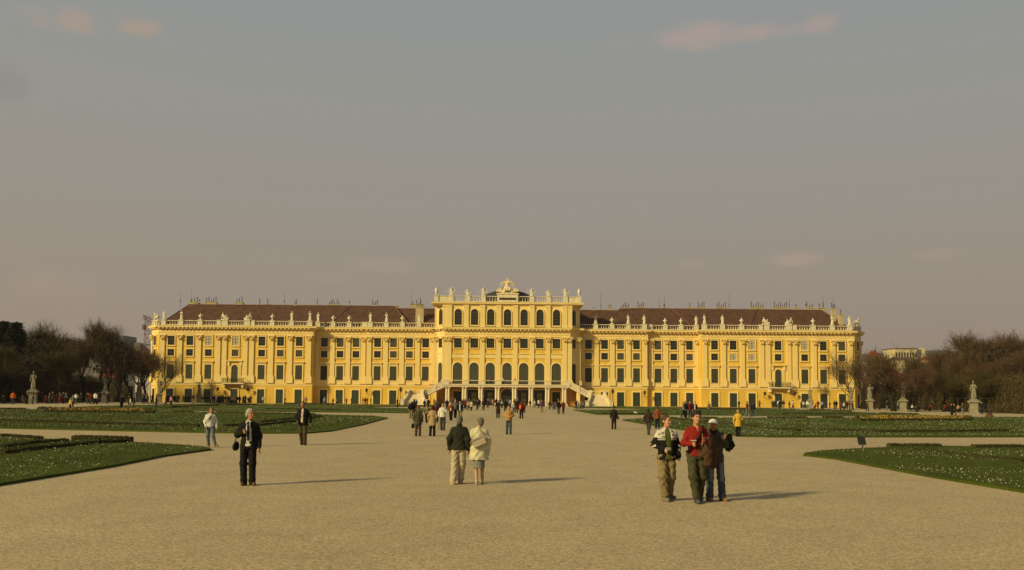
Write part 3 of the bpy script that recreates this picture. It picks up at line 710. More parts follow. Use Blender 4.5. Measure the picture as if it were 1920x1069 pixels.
def chimney(px,top,w,h=1.1,Y=230.2,pots=3,spike=False):
    x=px2x(px,Y); z0=onY(px,top,Y).z; m=MB(); m.box(x-w/2,x+w/2,Y-.5,Y+.5,z0-h,z0); m.box(x-w/2-.12,x+w/2+.12,Y-.62,Y+.62,z0-.05,z0+.14)
    c=pbuild(m,'chimney',[M_chim])
    if pots:
        m=MB()
        for i in range(pots):
            xx=x-w/2+w*(i+.5)/pots; hh=.7+.35*((i*7+int(px))%3); m.lathe([(.10,0),(.08,hh*.8),(.13,hh*.82),(.1,hh)],(xx,Y,z0+.14),6)
        link('chimney_pots',m.mesh('chimney_pots',[M_pot]),c)
for a in ((360,567,1.5,3.2,2),(368,568.5,1.0,2,1),(394,567.5,3.0,1.4,5),(447,568,1.9,.9,3),(485,571.5,.8,.7,1),(500,571,.9,.8,1),(553,573,.8,.7,2),(593,572.5,.9,.7,1),(621,572,1.7,.8,4),(632,572.5,.9,.9,2),(701.6,574,1.6,.9,4),(741,574,1.2,.6,0),(780,571,2.9,1.3,3),
          (1113.8,582,.8,2.2,1),(1143.7,578,1.1,.6,2),(1173,578.5,2,.6,5),(1202,577.5,1.8,.6,4),(1246,578,1.2,.5,1),(1294.5,577,1.1,.5,1),(1316,577,2,.6,4),(1354,577.5,2.7,.6,5),(1421.8,577.5,3.6,.6,6),(1466,577.5,3.7,.6,7),(1495,578,1.2,.5,1),(1520.7,578,2,.5,3),(1543,578.5,2,.6,2)):
    chimney(a[0],a[1],a[2],a[3]+.6,230.2,a[4])
chimney(786,576.5,2.0,6,225.5,4); chimney(1565.6,579,1.1,6,226,3); chimney(1579.5,589.5,1.1,4,224.5,1)
m=MB()
for px,t,b in ((338,545,573),(358.6,543,572),(374,560,572),(533,548,574),(655,560,575),(771,548,578),(1126.6,548,582),(1236,560,582),(1246,556,582),(1367,549,580),(1543,552,582),(1562,556,582),(1480,560,580),(1511,562,580)):
    a=onY(px,b,230); c=onY(px,t,230); a.z-=.6; m.tube(a,c,.04,.02,5)
    m.lathe([(.08,0),(.13,.25),(.04,.5)],(a.x,230,a.z+1.6),6)
pbuild(m,'roof_masts',[M_iron])
# ---- central block
def cplan_off(d): return offset(cplan,d)
m=MB(); ccp=[p for p in cplan]
poly=ccp+[(17.6,232),(-17.6,232)]; m.extrude(poly,18.72,24.1); pbuild(m,'belvedere_wall',[M_cream])
rect=[(-17.75,222),(-17.75,217.2),(-15.6,YC),(15.6,YC),(17.75,217.2),(17.75,222)]
rect=[(-17.7,224),(-17.7,YC+.1),(17.7,YC+.1),(17.7,224)]
m=MB(); band(m,rect,24.05,24.35,-3.2,.3); band(m,rect,24.35,24.68,-3.2,.65); band(m,rect,24.68,24.78,-3.2,.72,0,1)
m.box(-15,15,218,224,24.2,24.7,1); pbuild(m,'belvedere_cornice',[M_cream,M_copper])
SCc=YC/FPX
cw=[-92.4,-61.7,-31.4,.2,31.5,61.3,92.5]; cpil=[-109,-77.5,-46.6,-16.2,15.2,46.4,76.5,108]
uparch=Win('belvedere_window',win_arch(1.75,3.85),GM,surround(1.75,3.85,.2,.3,.2,True),[M_cream])
upar2=Win('belvedere_window',win_arch(1.75,3.85,0,True),[M_glass,M_bar],surround(1.75,3.85,.2,.3,.2,True),[M_cream])
bigarch=Win('arched_window',win_arch(2.25,5.25,0,True),[M_shut,M_bar],surround(2.25,5.25,.38,0,.18,True),[M_cream])
sqw=Win('central_upper_window',win_rect(1.85,2.3,4,3),GM,surround(1.85,2.3,.2,.2),[M_cream])
for i,c in enumerate(cw):
    x=c*SCc; (upar2 if i==3 else uparch).put(x,YC,19.25); bigarch.put(x,YC,4.95); sqw.put(x,YC,13.75)
    m=MB(); m.box(x-1.35,x+1.35,YC-.12,YC,11.3,12.3); m.box(x-1.4,x+1.4,YC-.3,YC,12.3,12.45); pbuild(m,'panel_band',[M_cream])
for s in (-1,1):
    rz=s*math.atan2(217.9-YC,1.9); x,y=s*16.05,(217.9+YC)/2
    na=Win('corner_window',win_arch(1.35,5.25,0,True),[M_shut,M_bar],surround(1.35,5.25,.15,0,.08,True),[M_cream]); na.put(x,y,4.95,rz)
    nb=Win('corner_window',win_rect(1.2,2.2,2,3),GM,surround(1.2,2.2,.12,.1,.08),[M_cream]); nb.put(x,y,13.8,rz)
    nc=Win('corner_window',win_arch(1.25,3.75),GM,surround(1.25,3.75,.15,.2,.08,True),[M_cream]); nc.put(x,y,19.35,rz)
    m=MB(); m.box(-1.2,1.2,-.06,.02,0,1.2); m.box(-1.2,1.2,-.2,.02,1.1,1.3); m.xf(Matrix.Translation((x,y,11.3))@Matrix.Rotation(rz,4,'Z')); pbuild(m,'panel_band',[M_cream])
m=MB(); band(m,[(-17.6,217.9),(-17.0,217.9),(-15.1,YC),(-14.2,YC)],4.95,16.5,-.05,.03); pbuild(m,'corner_facing',[M_cream]); m=MB(); band(m,[(14.2,YC),(15.1,YC),(17.0,217.9),(17.6,217.9)],4.95,16.5,-.05,.03); pbuild(m,'corner_facing',[M_cream])
pilc=pil_mesh(1.12,11.5,1.2); 
stp=MB(); stp.box(-.58,.58,-.34,.03,0,5.33); stp.box(-.68,.68,-.42,.03,0,.5); stp.box(-.66,.66,-.4,.03,4.9,5.1); stm=stp.mesh('belvedere_pilaster',[M_cream])
for c in cpil:
    link('pilaster',pilc,PAL,(c*SCc,YC-220,4.95)); link('belvedere_pilaster',stm,PAL,(c*SCc,YC-220,18.74))
for c in (-15.0,15.0):
    link('pilaster',pilc,PAL,(c*1.0,YC-220+.12,4.95)); link('belvedere_pilaster',stm,PAL,(c,YC-220+.1,18.74))
for s in (-1,1): link('pilaster',pilc,PAL,(s*17.25,217.9-220,4.95)); 
# belvedere parapet
Y=YC+.1; zb=24.78; tops=[(-134,'vase',1.0),(-106,'trophy',1.1),(-75,'low_trophy',1.1),(-45.5,'trophy',1.1),(45.5,'trophy2',1.1),(77,'low_trophy',1.1),(109,'trophy',1.1),(135,'vase',1.0)]
prev=None
for c,k,w in tops:
    x=c*SCc; post(x,Y,zb,w,1.65); ROOFST.append((x,Y,zb+1.65,k,0,0))
    if prev is not None and prev*c>0:
        if abs(c)>110 or abs(prev)>110: balustrade((prev*SCc+.5,Y),(x-.5,Y),zb,1.5,solid=True)
        else: balustrade((prev*SCc+.55,Y),(x-.55,Y),zb,1.5)
    prev=c
balustrade((-45.5*SCc+.55,Y),(-2.62,Y),zb,1.5); balustrade((2.62,Y),(45.5*SCc-.55,Y),zb,1.5)
for s in (-1,1):
    m=MB(); m.box(s*17.1-.14,s*17.1+.14,Y+.4,Y+6,zb,zb+1.4); m.box(s*17.1-.24,s*17.1+.24,Y+.4,Y+6,zb+1.35,zb+1.5); pbuild(m,'balustrade',[M_stone])
m=MB(); m.box(-2.55,2.55,Y-.5,Y+.5,zb,zb+1.95); m.box(-2.7,2.7,Y-.62,Y+.62,zb+1.95,zb+2.2); m.box(-2.65,2.65,Y-.56,Y+.56,zb,zb+.25)
cb=pbuild(m,'crest_base',[M_stone]); m=MB(); m.box(-2.0,2.0,Y-.54,Y-.49,zb+.55,zb+1.1); link('dark_slot',m.mesh('dark_slot',[M_pot]),cb)
ROOFST.append((0,Y,zb+2.2,'crest',0,0))
# ---- terrace, arcade, stairs
YT=211.9
m=MB(); m.box(-14.6,14.6,YT,YC+.02,4.35,4.9); m.box(-14.75,14.75,YT-.15,YC,4.78,4.93); T=pbuild(m,'terrace',[M_stone])
colx=[838.2,842.6,869.4,874,900,904.4,931,935.9,963,967.5,994,998.7,1024.9,1029.6,1056.3,1061]
colm=MB(); colm.lathe([(.36,0),(.36,.35),(.29,.45),(.28,2.2),(.25,3.95),(.34,4.05),(.36,4.35)],(0,0,0),12); colm.box(-.42,.42,-.42,.42,0,.5); colm.box(-.4,.4,-.4,.4,4.1,4.35); cme=colm.mesh('column',[M_stone])
for c in colx: link('column',cme,PAL,(px2x(c,YT+.5),YT+.5-220,0))
railp=[-112.5]+[c for c in cpil[1:-1]]+[112.5]
for a,b in zip(railp[:-1],railp[1:]):
    x0,x1=a*YT/FPX+.5,b*YT/FPX-.5; m=MB(); m.box(x0,x1,YT+.05,YT+.25,5.78,5.92); m.box(x0,x1,YT+.08,YT+.22,4.93,5.0)
    r=pbuild(m,'terrace_rail',[M_stone]); m=MB()
    for i in range(int((x1-x0)/.2)): xx=x0+.1+i*.2; m.tube((xx,YT+.15,5.0),(xx,YT+.15,5.8),.018,.018,4,caps=False)
    link('rail_bars',m.mesh('rail_bars',[M_iron]),r)
for c in railp: post(c*YT/FPX,YT+.2,4.93,1.0,1.05,.5,0,'terrace_pedestal')
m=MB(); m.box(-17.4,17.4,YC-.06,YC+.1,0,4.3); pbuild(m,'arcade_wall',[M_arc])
m=MB(); m.box(-1.3,1.3,-.03,.02,0,3.0); gl=MB()
arcdoor=Win('arcade_door',win_rect(1.9,3.3,2,2,True),[M_door],surround(1.9,3.3,.25,0,.1),[M_cream])
gd=MB(); gd.box(-1.45,1.45,-.06,.02,0,3.7,0); gd.box(-.55,.6,-.075,-.06,.9,3.1,2)  # last box: pale panel on the glass, painted see-through brightness
for xx in (-1.4,-.7,0,.7,1.4): gd.box(xx-.05,xx+.05,-.12,-.07,0,3.7,1)
for zz in (1.0,2.1,3.1): gd.box(-1.45,1.45,-.115,-.07,zz-.04,zz+.04,1)
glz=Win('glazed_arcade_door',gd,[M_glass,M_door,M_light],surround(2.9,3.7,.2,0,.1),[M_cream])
gm=win_arch(2.7,3.95); gm.box(-.9,.9,-.075,-.05,.6,2.3,2)  # paler panel on the portal glass, a painted see-through glimpse
midd=Win('glazed_portal',gm,[M_glass,M_bar,mat('painted_hall_glimpse',(.16,.18,.13),.6,.6,1.5)],surround(2.7,3.95,.3,0,.12,True),[M_cream])
for i,c in enumerate(cw):
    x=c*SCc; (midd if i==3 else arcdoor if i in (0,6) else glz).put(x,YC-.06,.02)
def wedge(m,x0,x1,z0a,z1a,z0b,z1b,y0,y1,mi=0):
    m.prism([(x0,z0a),(x1,z0b),(x1,z1b),(x0,z1a)] if x1>x0 else [(x1,z0b),(x0,z0a),(x0,z1a),(x1,z1b)],y0,y1,mi)
for s in (-1,1):
    a,b=s*14.6,s*19.3
    m=MB(); wedge(m,a,b,4.3,4.9,1.95,2.5,YT,YT+3.2)
    for i in range(14):
        t=i/14; x=a+(b-a)*t; z=4.93-(4.93-2.5)*t; x2=x+(b-a)/14; m.box(min(x,x2),max(x,x2),YT+.25,YT+2.95,z-.25,z)
    st=pbuild(m,'upper_stair',[M_stone]); 
    for yy in (YT+.0,YT+3.0):
        m=MB(); wedge(m,a,b,5.72,5.94,3.3,3.52,yy,yy+.22)
        n=26
        for i in range(n):
            t=(i+.5)/n; x=a+(b-a)*t; z=4.9-(2.4)*t; m.lathe([(.05,0),(.09,.25),(.05,.5),(.06,.85)],(x,yy+.11,z),5)
        for t in (0,.48,1.0):
            x=a+(b-a)*t; z=4.9-2.4*t; m.box(x-.3,x+.3,yy-.08,yy+.32,z-.5,z+1.08)
        pbuild(m,'stair_balustrade',[M_stone])
    m=MB()
    for t in (.48,): x=a+(b-a)*t; m.box(x-.35,x+.35,YT+.1,YT+3.1,0,3.4)
    pbuild(m,'stair_pier',[M_cream])
    # landing
    m=MB(); x0,x1=sorted((s*19.3,s*23.4)); m.box(x0,x1,YT-.2,YT+3.4,0,2.5); m.box(x0-.12,x1+.12,YT-.3,YT+3.5,2.38,2.52); pbuild(m,'stair_landing',[M_stone])
    xo=s*23.3; balustrade((min(x0,x1)+.1,YT+3.2),(max(x0,x1)-.1,YT+3.2),2.52,1.05)
    m=MB(); m.box(xo-.15,xo+.15,YT,YT+3.3,2.5,3.5); m.box(xo-.22,xo+.22,YT,YT+3.3,3.45,3.6); pbuild(m,'landing_parapet',[M_stone])
    # flaring lower flight towards the garden
    m=MB(); n=15; ci,co,bi,bo=19.9,22.8,18.6,23.6; YB=206.3
    def edge(t): 
        q=t**1.7; return ci+(bi-ci)*q, co+(bo-co)*q
    for i in range(n):
        t0,t1=i/n,(i+1)/n; z=2.5*(1-(i+1)/n)+.0; y1=YT-.2-(YT-.2-YB)*t0; y0=YT-.2-(YT-.2-YB)*t1
        e=edge(t1); xx=sorted((s*e[0],s*e[1])); m.box(xx[0],xx[1],y0,y1+.01*(i%2),-.1,max(z+.16,.1))
    pbuild(m,'lower_stair',[M_stone])
    for side in (0,1):
        m=MB(); pts=[]
        for i in range(13):
            t=i/12; e=edge(t)[side]; pts.append((s*(e+(.22 if side else -.22)),YT-.2-(YT-.2-YB)*t,2.5*(1-t)**1.15))
        for p,q in zip(pts[:-1],pts[1:]):
            n0=len(m.v); hh=1.0
            for pt in (p,q):
                for dx,dz0 in ((-.2,-.3),(.2,-.3),(.2,hh),(-.2,hh)): m.v.append((pt[0]+dx,pt[1],max(-.1,pt[2]+dz0) if dz0<0 else pt[2]+dz0))
            for f in ((0,1,5,4),(1,2,6,5),(2,3,7,6),(3,0,4,7)): m.f.append(tuple(n0+i for i in f)); m.m.append(0)
        p=pts[-1]; m.box(p[0]-.4,p[0]+.4,p[1]-.6,p[1]+.1,-.1,1.25); m.box(p[0]-.46,p[0]+.46,p[1]-.66,p[1]+.16,1.2,1.35)
        q=pts[0]; m.box(q[0]-.4,q[0]+.4,q[1]-.2,q[1]+.4,2.3,3.8); pbuild(m,'stair_parapet',[M_stone])
    m=MB(); lx,ly=s*24.6,209.5; m.lathe([(.45,0),(.4,.3),(.25,.5),(.2,1.2),(.1,1.3)],(lx,ly,0),8); m.tube((lx,ly,1.2),(lx,ly,3.0),.07); m.lathe([(.1,0),(.3,.15),(.36,.75),(.2,1.0),(.05,1.25)],(lx,ly,3.0),6)
    tag(m.build('lamp_post',M_iron),('short black lantern post beside the left' if s<0 else 'short black lantern post beside the right')+' garden stairs','lamp post')
# ---- figures on the roof line
def statue_sdf(v):
    S=SDF(); b=[0,.06,-.05,.04][v%4]; a=1 if v%2 else -1
    S.loft([(0,0,0,.36,.3),(.15,0,0,.34,.28)],.02)
    S.loft([(.1,b*.5,0,.34,.28),(.7,b,0,.3,.25),(1.15,-b,0,.25,.2),(1.5,0,0,.22,.17),(1.85,0,0,.3,.18),(2.02,0,0,.2,.14)],.06)
    S.cap((0,0,2.0),(b,-.02,2.2),.1,.09,.04); S.ell((b,-.03,2.36),(.14,.16,.19),.03)
    if v%4==0: S.chain([(.28,0,1.92),(.42,-.1,1.55),(.2,-.32,1.45)],[.1,.08,.07],.04); S.chain([(-.28,0,1.92),(-.42,.02,1.5),(-.36,-.1,1.15)],[.1,.08,.07],.04)
    elif v%4==1: S.chain([(.28,0,1.92),(.48,-.05,1.6),(.42,-.1,1.25)],[.1,.08,.07],.04); S.chain([(-.28,0,1.92),(-.46,-.1,1.75),(-.3,-.3,2.05)],[.1,.08,.06],.04)
    elif v%4==2: S.chain([(.28,0,1.92),(.36,-.2,1.62),(.05,-.33,1.6)],[.1,.08,.07],.04); S.chain([(-.28,0,1.92),(-.36,-.2,1.66),(-.02,-.35,1.75)],[.1,.08,.07],.04); S.cap((.3,.1,.2),(.4,.1,1.5),.16,.06,.05)
    else: S.chain([(.28,0,1.92),(.5,0,1.7),(.62,-.1,2.05)],[.1,.08,.06],.04); S.chain([(-.28,0,1.92),(-.4,0,1.5),(-.3,-.2,1.3)],[.1,.08,.07],.04); S.cap((-.35,.1,.2),(-.4,.1,1.2),.14,.05,.05)
    S.chain([(-.25,.1,1.8),(.2,-.2,1.2),(.3,-.2,.3)],[.08,.09,.1],.06)
    return S
def sdf_obj(name,S,vox,M,wr=0,wl=.2,seed=0):
    V,Q=S.mesh(vox,wr,wl,seed); return np_mesh(name,V,Q,M)
stat=[sdf_obj('roof_statue',statue_sdf(v),.05,M_white,.018,.3,v) for v in range(4)]
um=MB(); um.lathe([(.3,0),(.3,.15),(.14,.3),(.13,.45),(.38,.75),(.48,1.0),(.44,1.15),(.25,1.22),(.3,1.32),(.12,1.5),(.16,1.62),(.05,1.8)],(0,0,0),12); um.box(-.36,.36,-.36,.36,0,.12)
for sx in (-1,1): um.path([(sx*.45,0,.9),(sx*.62,0,1.1),(sx*.4,0,1.25)],[.07,.07,.06],5)
urnm=um.mesh('urn',M_white,True)
vm=MB(); vm.lathe([(.35,0),(.2,.25),(.22,.4),(.4,.8),(.45,1.15),(.3,1.3),(.36,1.5),(.2,1.7),(.05,1.8)],(0,0,0),12); vasem=vm.mesh('vase',M_white,True)
def group_sdf(s):
    S=SDF(); S.loft([(0,0,0,1.15,.42),(.3,0,0,1.05,.4)],.05)
    S.chain([(s*.95,-.1,.42),(s*.3,-.1,.6),(-s*.25,0,.75),(-s*.55,0,1.3)],[.2,.26,.3,.26],.1)
    S.cap((-s*.55,0,1.3),(-s*.6,-.02,1.6),.1,.1,.05); S.ell((-s*.62,-.04,1.78),(.17,.18,.21),.03)
    S.chain([(-s*.4,-.1,1.4),(-s*.1,-.3,1.1),(s*.25,-.3,1.0)],[.12,.1,.08],.05); S.chain([(-s*.75,0,1.35),(-s*.95,-.1,.9),(-s*.9,-.2,.5)],[.12,.1,.09],.05)
    S.chain([(s*.3,.1,.5),(s*.45,.1,1.05)],[.24,.18],.08); S.ell((s*.46,0,1.3),(.14,.15,.17),.03); S.cap((s*.8,-.1,.3),(s*1.1,-.15,.6),.16,.08,.06)
    return S
grp={s:sdf_obj('reclining_group',group_sdf(s),.055,M_white,.02,.3,s+3) for s in (-1,1)}
def trophy(v,h):
    S=SDF(); S.loft([(0,0,0,.5,.35),(.3,0,0,.42,.3),(.6*h,0,0,.3,.24),(h,0,0,.4,.26),(h*1.15,0,0,.25,.2)],.06)
    S.ell((0,-.1,h*1.3),(.22,.22,.26),.05); S.ell((0,0,h*1.45),(.1,.25,.2),.04)
    rnd=random.Random(v)
    for i in range(7):
        t=-1.15+2.3*i/6+rnd.uniform(-.1,.1); L_=h*(1.1+rnd.uniform(-.15,.3)); a=(math.sin(t)*.15,.05,h*.45); b=(math.sin(t)*L_*.85,.05,h*.45+math.cos(t)*L_*.8); S.cap(a,b,.06,.05,.02)
        S.ell(b,(.12,.08,.15),.03)
    S.ell((-.38,-.2,.5*h),(.2,.1,.28),.03); S.ell((.38,-.2,.5*h),(.2,.1,.28),.03)
    return S
tr={'trophy':sdf_obj('trophy_sculpture',trophy(1,1.35),.05,M_white,.015,.25),'trophy2':sdf_obj('trophy_sculpture',trophy(9,1.3),.05,M_white,.015,.25,2),'low_trophy':sdf_obj('trophy_sculpture',trophy(5,.95),.05,M_white,.015,.25,5)}
S=SDF()   # crest: spread-winged bird above a shield with banners, crown on top
S.loft([(0,0,0,2.4,.4),(.15,0,0,2.2,.35)],.05); S.ell((0,-.25,1.2),(.42,.25,.7),.05); S.ell((-.7,-.3,.7),(.36,.2,.55),.04,rz=0); S.ell((.5,-.35,1.0),(.34,.15,.5),.04)
S.cap((-.9,-.2,.3),(-.1,-.1,2.6),.3,.2,.1); S.cap((0,0,1.2),(.05,0,3.0),.35,.16,.1)
for s in (-1,1):
    S.chain([(0,0,2.5),(s*.7,0,2.75),(s*1.35,0,2.55),(s*1.9,0,2.0)],[.22,.2,.15,.08],.05)
    for q in range(5): S.cap((s*(.4+.3*q),.02,2.6-.06*q*q),(s*(.5+.36*q),.04,2.05-.12*q),.1,.05,.02)
    S.cap((s*.1,0,2.9),(s*.32,-.1,3.25),.14,.1,.04); S.cap((s*.32,-.1,3.25),(s*.5,-.15,3.15),.09,.04,.03)
    for q in range(6): 
        t=.5+.16*q; S.cap((s*.9,0,.25),(s*(1.0+1.7*math.sin(t)),.02*q,.25+1.15*math.cos(t)),.08,.09,.02); S.ell((s*(1.0+1.7*math.sin(t)),0,.25+1.15*math.cos(t)),(.13,.1,.13),.02)
    S.cap((s*1.0,-.2,.4),(s*2.5,-.15,.5),.22,.12,.05)
for q in range(5): S.ell((-.2+.1*q,0,3.5),(.05,.08,.2),.02)
S.ell((0,0,3.42),(.28,.2,.12),.03)
crestm=sdf_obj('crest_sculpture',S,.055,mat('gilded_pale_stone',(.72,.56,.28),.7,.2,2),.02,.3,4)
bx=sorted(ROOFST); cnt={}
tot={}
for q in bx: tot[(q[3].replace('2',''),q[5])]=tot.get((q[3].replace('2',''),q[5]),0)+1
ords=['first','second','third','fourth','fifth','sixth','seventh','eighth','ninth','tenth','eleventh','twelfth','thirteenth','fourteenth','fifteenth','sixteenth','seventeenth','eighteenth','nineteenth','twentieth']
def ordn(i):
    if i<20: return ords[i]
    t,u=divmod(i+1,10); return f'{i+1}'+('th' if u>3 or u==0 else ['st','nd','rd'][u-1])
for i,(x,y,z,k,rz,sd2) in enumerate(bx):
    kk=k.replace('2',''); key=(kk,sd2); n=cnt.get(key,0); cnt[key]=n+1; wing='left' if sd2<0 else 'right'
    if k=='statue': me=stat[(i*5+n)%4]; nm='roof_statue'; lab=f'white standing stone statue on the {wing} roof balustrade, {ordn(n)} statue there from the left'; cat='statue'; g='standing statues on the roof balustrade'
    elif k=='urn': me=urnm; nm='roof_urn'; lab=f'pale stone urn on the {wing} roof balustrade, {ordn(n)} urn there from the left'; cat='urn'; g='urns on the roof balustrade'
    elif k=='group': me=grp[1 if n==0 else -1]; nm='reclining_sculpture'; lab=f'reclining stone figure group on the {wing} roof balustrade, {"left" if n==0 else "right"} one of the pair'; cat='sculpture'; g='reclining figure groups on the roof'
    elif k=='vase': me=vasem; nm='roof_vase'; lab=f'stone vase on the {"left" if x<0 else "right"} end corner of the belvedere parapet'; cat='vase'; g='vases on the belvedere corners'
    elif k=='crest': me=crestm; nm='crest_sculpture'; lab='large gilded crest with spread-winged double-headed bird above the belvedere centre'; cat='sculpture'; g=None
    else: me=tr[k]; nm='trophy_sculpture'; lab=f'{"low" if k[0]=="l" else "tall"} trophy sculpture with fanned flags on the belvedere parapet, {ordn(n)} {"low" if k[0]=="l" else "tall"} one from the left'; cat='sculpture'; g='trophy sculptures on the belvedere parapet'
    o=link(nm,me,None,(x,y,z),rz); tag(o,lab,cat,g)
    if k in('statue','urn','group'): o.scale=(.86,.86,.92)
    if k in('trophy','trophy2','low_trophy'): o.scale=(.9,.9,.92)
# ---------------------------------------------------------------- trees
M_bark=mat('tree_bark',(.020,.013,.007),.95,.3,3)
M_twig=mat('bare_twigs',(.085,.053,.026),.95,.3,.6)
M_twigo=mat('budding_twigs',(.088,.062,.017),.95,.4,.4,col2=(.045,.038,.011))
M_twigr=mat('reddish_twigs',(.082,.043,.021),.95,.3,.6)
M_fir=mat('dark_evergreen_foliage',(.018,.022,.009),.9,.4,.6)
M_hw=mat('clipped_hedge_dark',(.026,.019,.007),.95,.35,.7,col2=(.040,.032,.010))
def bare_tree(seed,h,spread,tw=M_twig,knob=False,dens=1.0,low=.2,twl=.9,fine=.022,rr=.022):
    rnd=random.Random(seed); tr=MB(); cr=MB()
    def rv(a=1): return Vector((rnd.gauss(0,a),rnd.gauss(0,a),rnd.gauss(0,a)))
    def twig(p,d,L_,w):
        n=len(cr.v); q=p; dd=d.normalized(); seg=3
        for i in range(seg):
            e=q+(dd+rv(.22)).normalized()*L_/seg; s=dd.cross(rv()).normalized()*w*(1-.28*i)
            cr.face([q-s,q+s,e+s*.7,e-s*.7]); q=e
            if i: 
                e2=q+(dd+rv(.7)).normalized()*L_*.5; cr.face([q-s*.6,q+s*.6,e2])
        if knob: return
    def branch(p,d,L_,r,lv):
        n=3 if lv<3 else 2; pts=[p]; q=p; dd=d.normalized(); up=.10 if lv else .02
        for i in range(n):
            dd=(dd+rv(.13+.05*lv)+Vector((0,0,up*2.2))).normalized(); q=q+dd*L_/n; pts.append(q)
        rs=[r*(1-.55*i/n) for i in range(n+1)]; k=7 if lv==0 else 5 if lv<3 else 3
        (tr if lv<3 else cr).path(pts,rs,k)
        if knob and lv==2:
            c=pts[-1]
            for _ in range(2): b=c+rv(.1); tr.lathe([(.05,-.25),(.18,-.1),(.2,.05),(.08,.25)],tuple(b),6)
        if lv>=4 or L_<.7:
            for i in range(int((5 if not knob else 7)*dens)): twig(pts[rnd.randint(1,n)],dd+rv(.4)+Vector((0,0,.55)),twl*rnd.uniform(.6,1.3),fine)
            return
        nb={0:rnd.randint(5,7),1:rnd.randint(4,6),2:rnd.randint(4,5),3:4}[lv]
        if knob and lv==2:
            for i in range(int(16*dens)): twig(pts[-1],dd+rv(.6)+Vector((0,0,.3)),twl*rnd.uniform(.5,1.5),fine)
            return
        for i in range(nb):
            t=rnd.uniform(.35,1.0) if lv else .3+.7*(i+1)/nb*rnd.uniform(.8,1); f=t*n; j=min(n-1,int(f)); b=pts[j].lerp(pts[j+1],f-j)
            a=rnd.uniform(0,6.283); side=Vector((math.cos(a),math.sin(a),0)); ang=rnd.uniform(.28,.72)
            nd=(dd*math.cos(ang)+(side-dd*side.dot(dd)).normalized()*math.sin(ang)*spread)
            branch(b,nd,L_*rnd.uniform(.55,.75),rs[j]*rnd.uniform(.5,.65),lv+1)
        branch(pts[-1],dd+rv(.15),L_*.62,rs[-1]*.9,lv+1)
    H0=h*(.42 if not knob else .5); tr.lathe([(h*.035,-.2),(h*.026,.3),(h*.022,.9)],(0,0,0),8)
    branch(Vector((0,0,0)),Vector((0,0,1)),H0,h*rr,0)
    zz=sorted(v[2] for v in cr.v); zm=zz[int(len(zz)*.965)]; s=h/zm; s=h/zm
    for m in (tr,cr): m.v=[(x*s,y*s,z*s) for x,y,z in m.v]
    return tr.mesh('trunk',M_bark),cr.mesh('crown',tw)
def fir(seed,h,w):
    rnd=random.Random(seed); tr=MB(); cr=MB(); tr.tube((0,0,-.2),(0,0,h*.95),h*.02,.04,7)
    for i in range(7500):
        t=rnd.random()**.75; z=h*(.12+.88*t); lobe=1+.22*math.sin(z*2.1+seed)+.12*math.sin(z*5); rr=w*((1-t)**.9*1.05+.02)*lobe
        a=rnd.uniform(0,6.283); rad=rr*math.sqrt(rnd.uniform(.15,1))*(1+.18*math.sin(3*a+z)); c=Vector((rad*math.cos(a),rad*math.sin(a),z-.18*rad))
        o=Vector((math.cos(a),math.sin(a),-.35)).normalized(); s=o.cross(Vector((0,0,1))).normalized(); L_=rnd.uniform(.3,.65); wv=rnd.uniform(.08,.16)
        tl=Vector((rnd.gauss(0,.3),rnd.gauss(0,.3),rnd.gauss(0,.3))); e=c+(o+tl)*L_
        cr.face([c-s*wv,c+s*wv,e+s*wv*.3+Vector((0,0,rnd.uniform(-.1,.1))),e-s*wv*.3])
    return tr.mesh('trunk',M_bark),cr.mesh('crown',M_fir)
PT={'a':bare_tree(1,15,1.05,M_twig,dens=.42,twl=1.3,fine=.032,rr=.02),'b':bare_tree(2,15,1.0,M_twigo,dens=.5,twl=1.4,fine=.032,rr=.022),'c':bare_tree(5,15,.9,M_twigr,dens=.42,twl=1.3,fine=.03,rr=.02),'k':bare_tree(11,12,1.25,M_twig,True,dens=.6,fine=.03),'k2':bare_tree(14,12,1.15,M_twigo,True,dens=.6,fine=.03),
    't':bare_tree(21,15,.45,M_twig,dens=.6,twl=1.3,fine=.03,rr=.02),'f':fir(3,17,3.4),'s':bare_tree(33,12,1.6,M_twig,dens=.22,fine=.014,rr=.013),'w':bare_tree(37,12,1.7,M_twig,dens=.3,fine=.028,rr=.034),'a2':bare_tree(41,15,1.0,M_twig,dens=.4,twl=1.3,fine=.034,rr=.02),'b2':bare_tree(52,15,.8,M_twigo,dens=.5,twl=1.4,fine=.032,rr=.022)}
def plant(kind,x,y,h,label,rz=0,sx=1,name='bare_tree',group=None):
    t,c=PT[kind]; h0={'k':12,'k2':12,'s':12,'w':12,'f':17}.get(kind,15); s=h/h0
    e=empty(name,(x,y,G(x,y)-.05),rz,label,'tree',group); e.scale=(s*sx,s*sx,s)
    link('trunk',t,e); link('crown',c,e); return e
def at(px,Y): return (px-951)*Y/FPX
def top2h(px,py,Y): return onY(px,py,Y).z
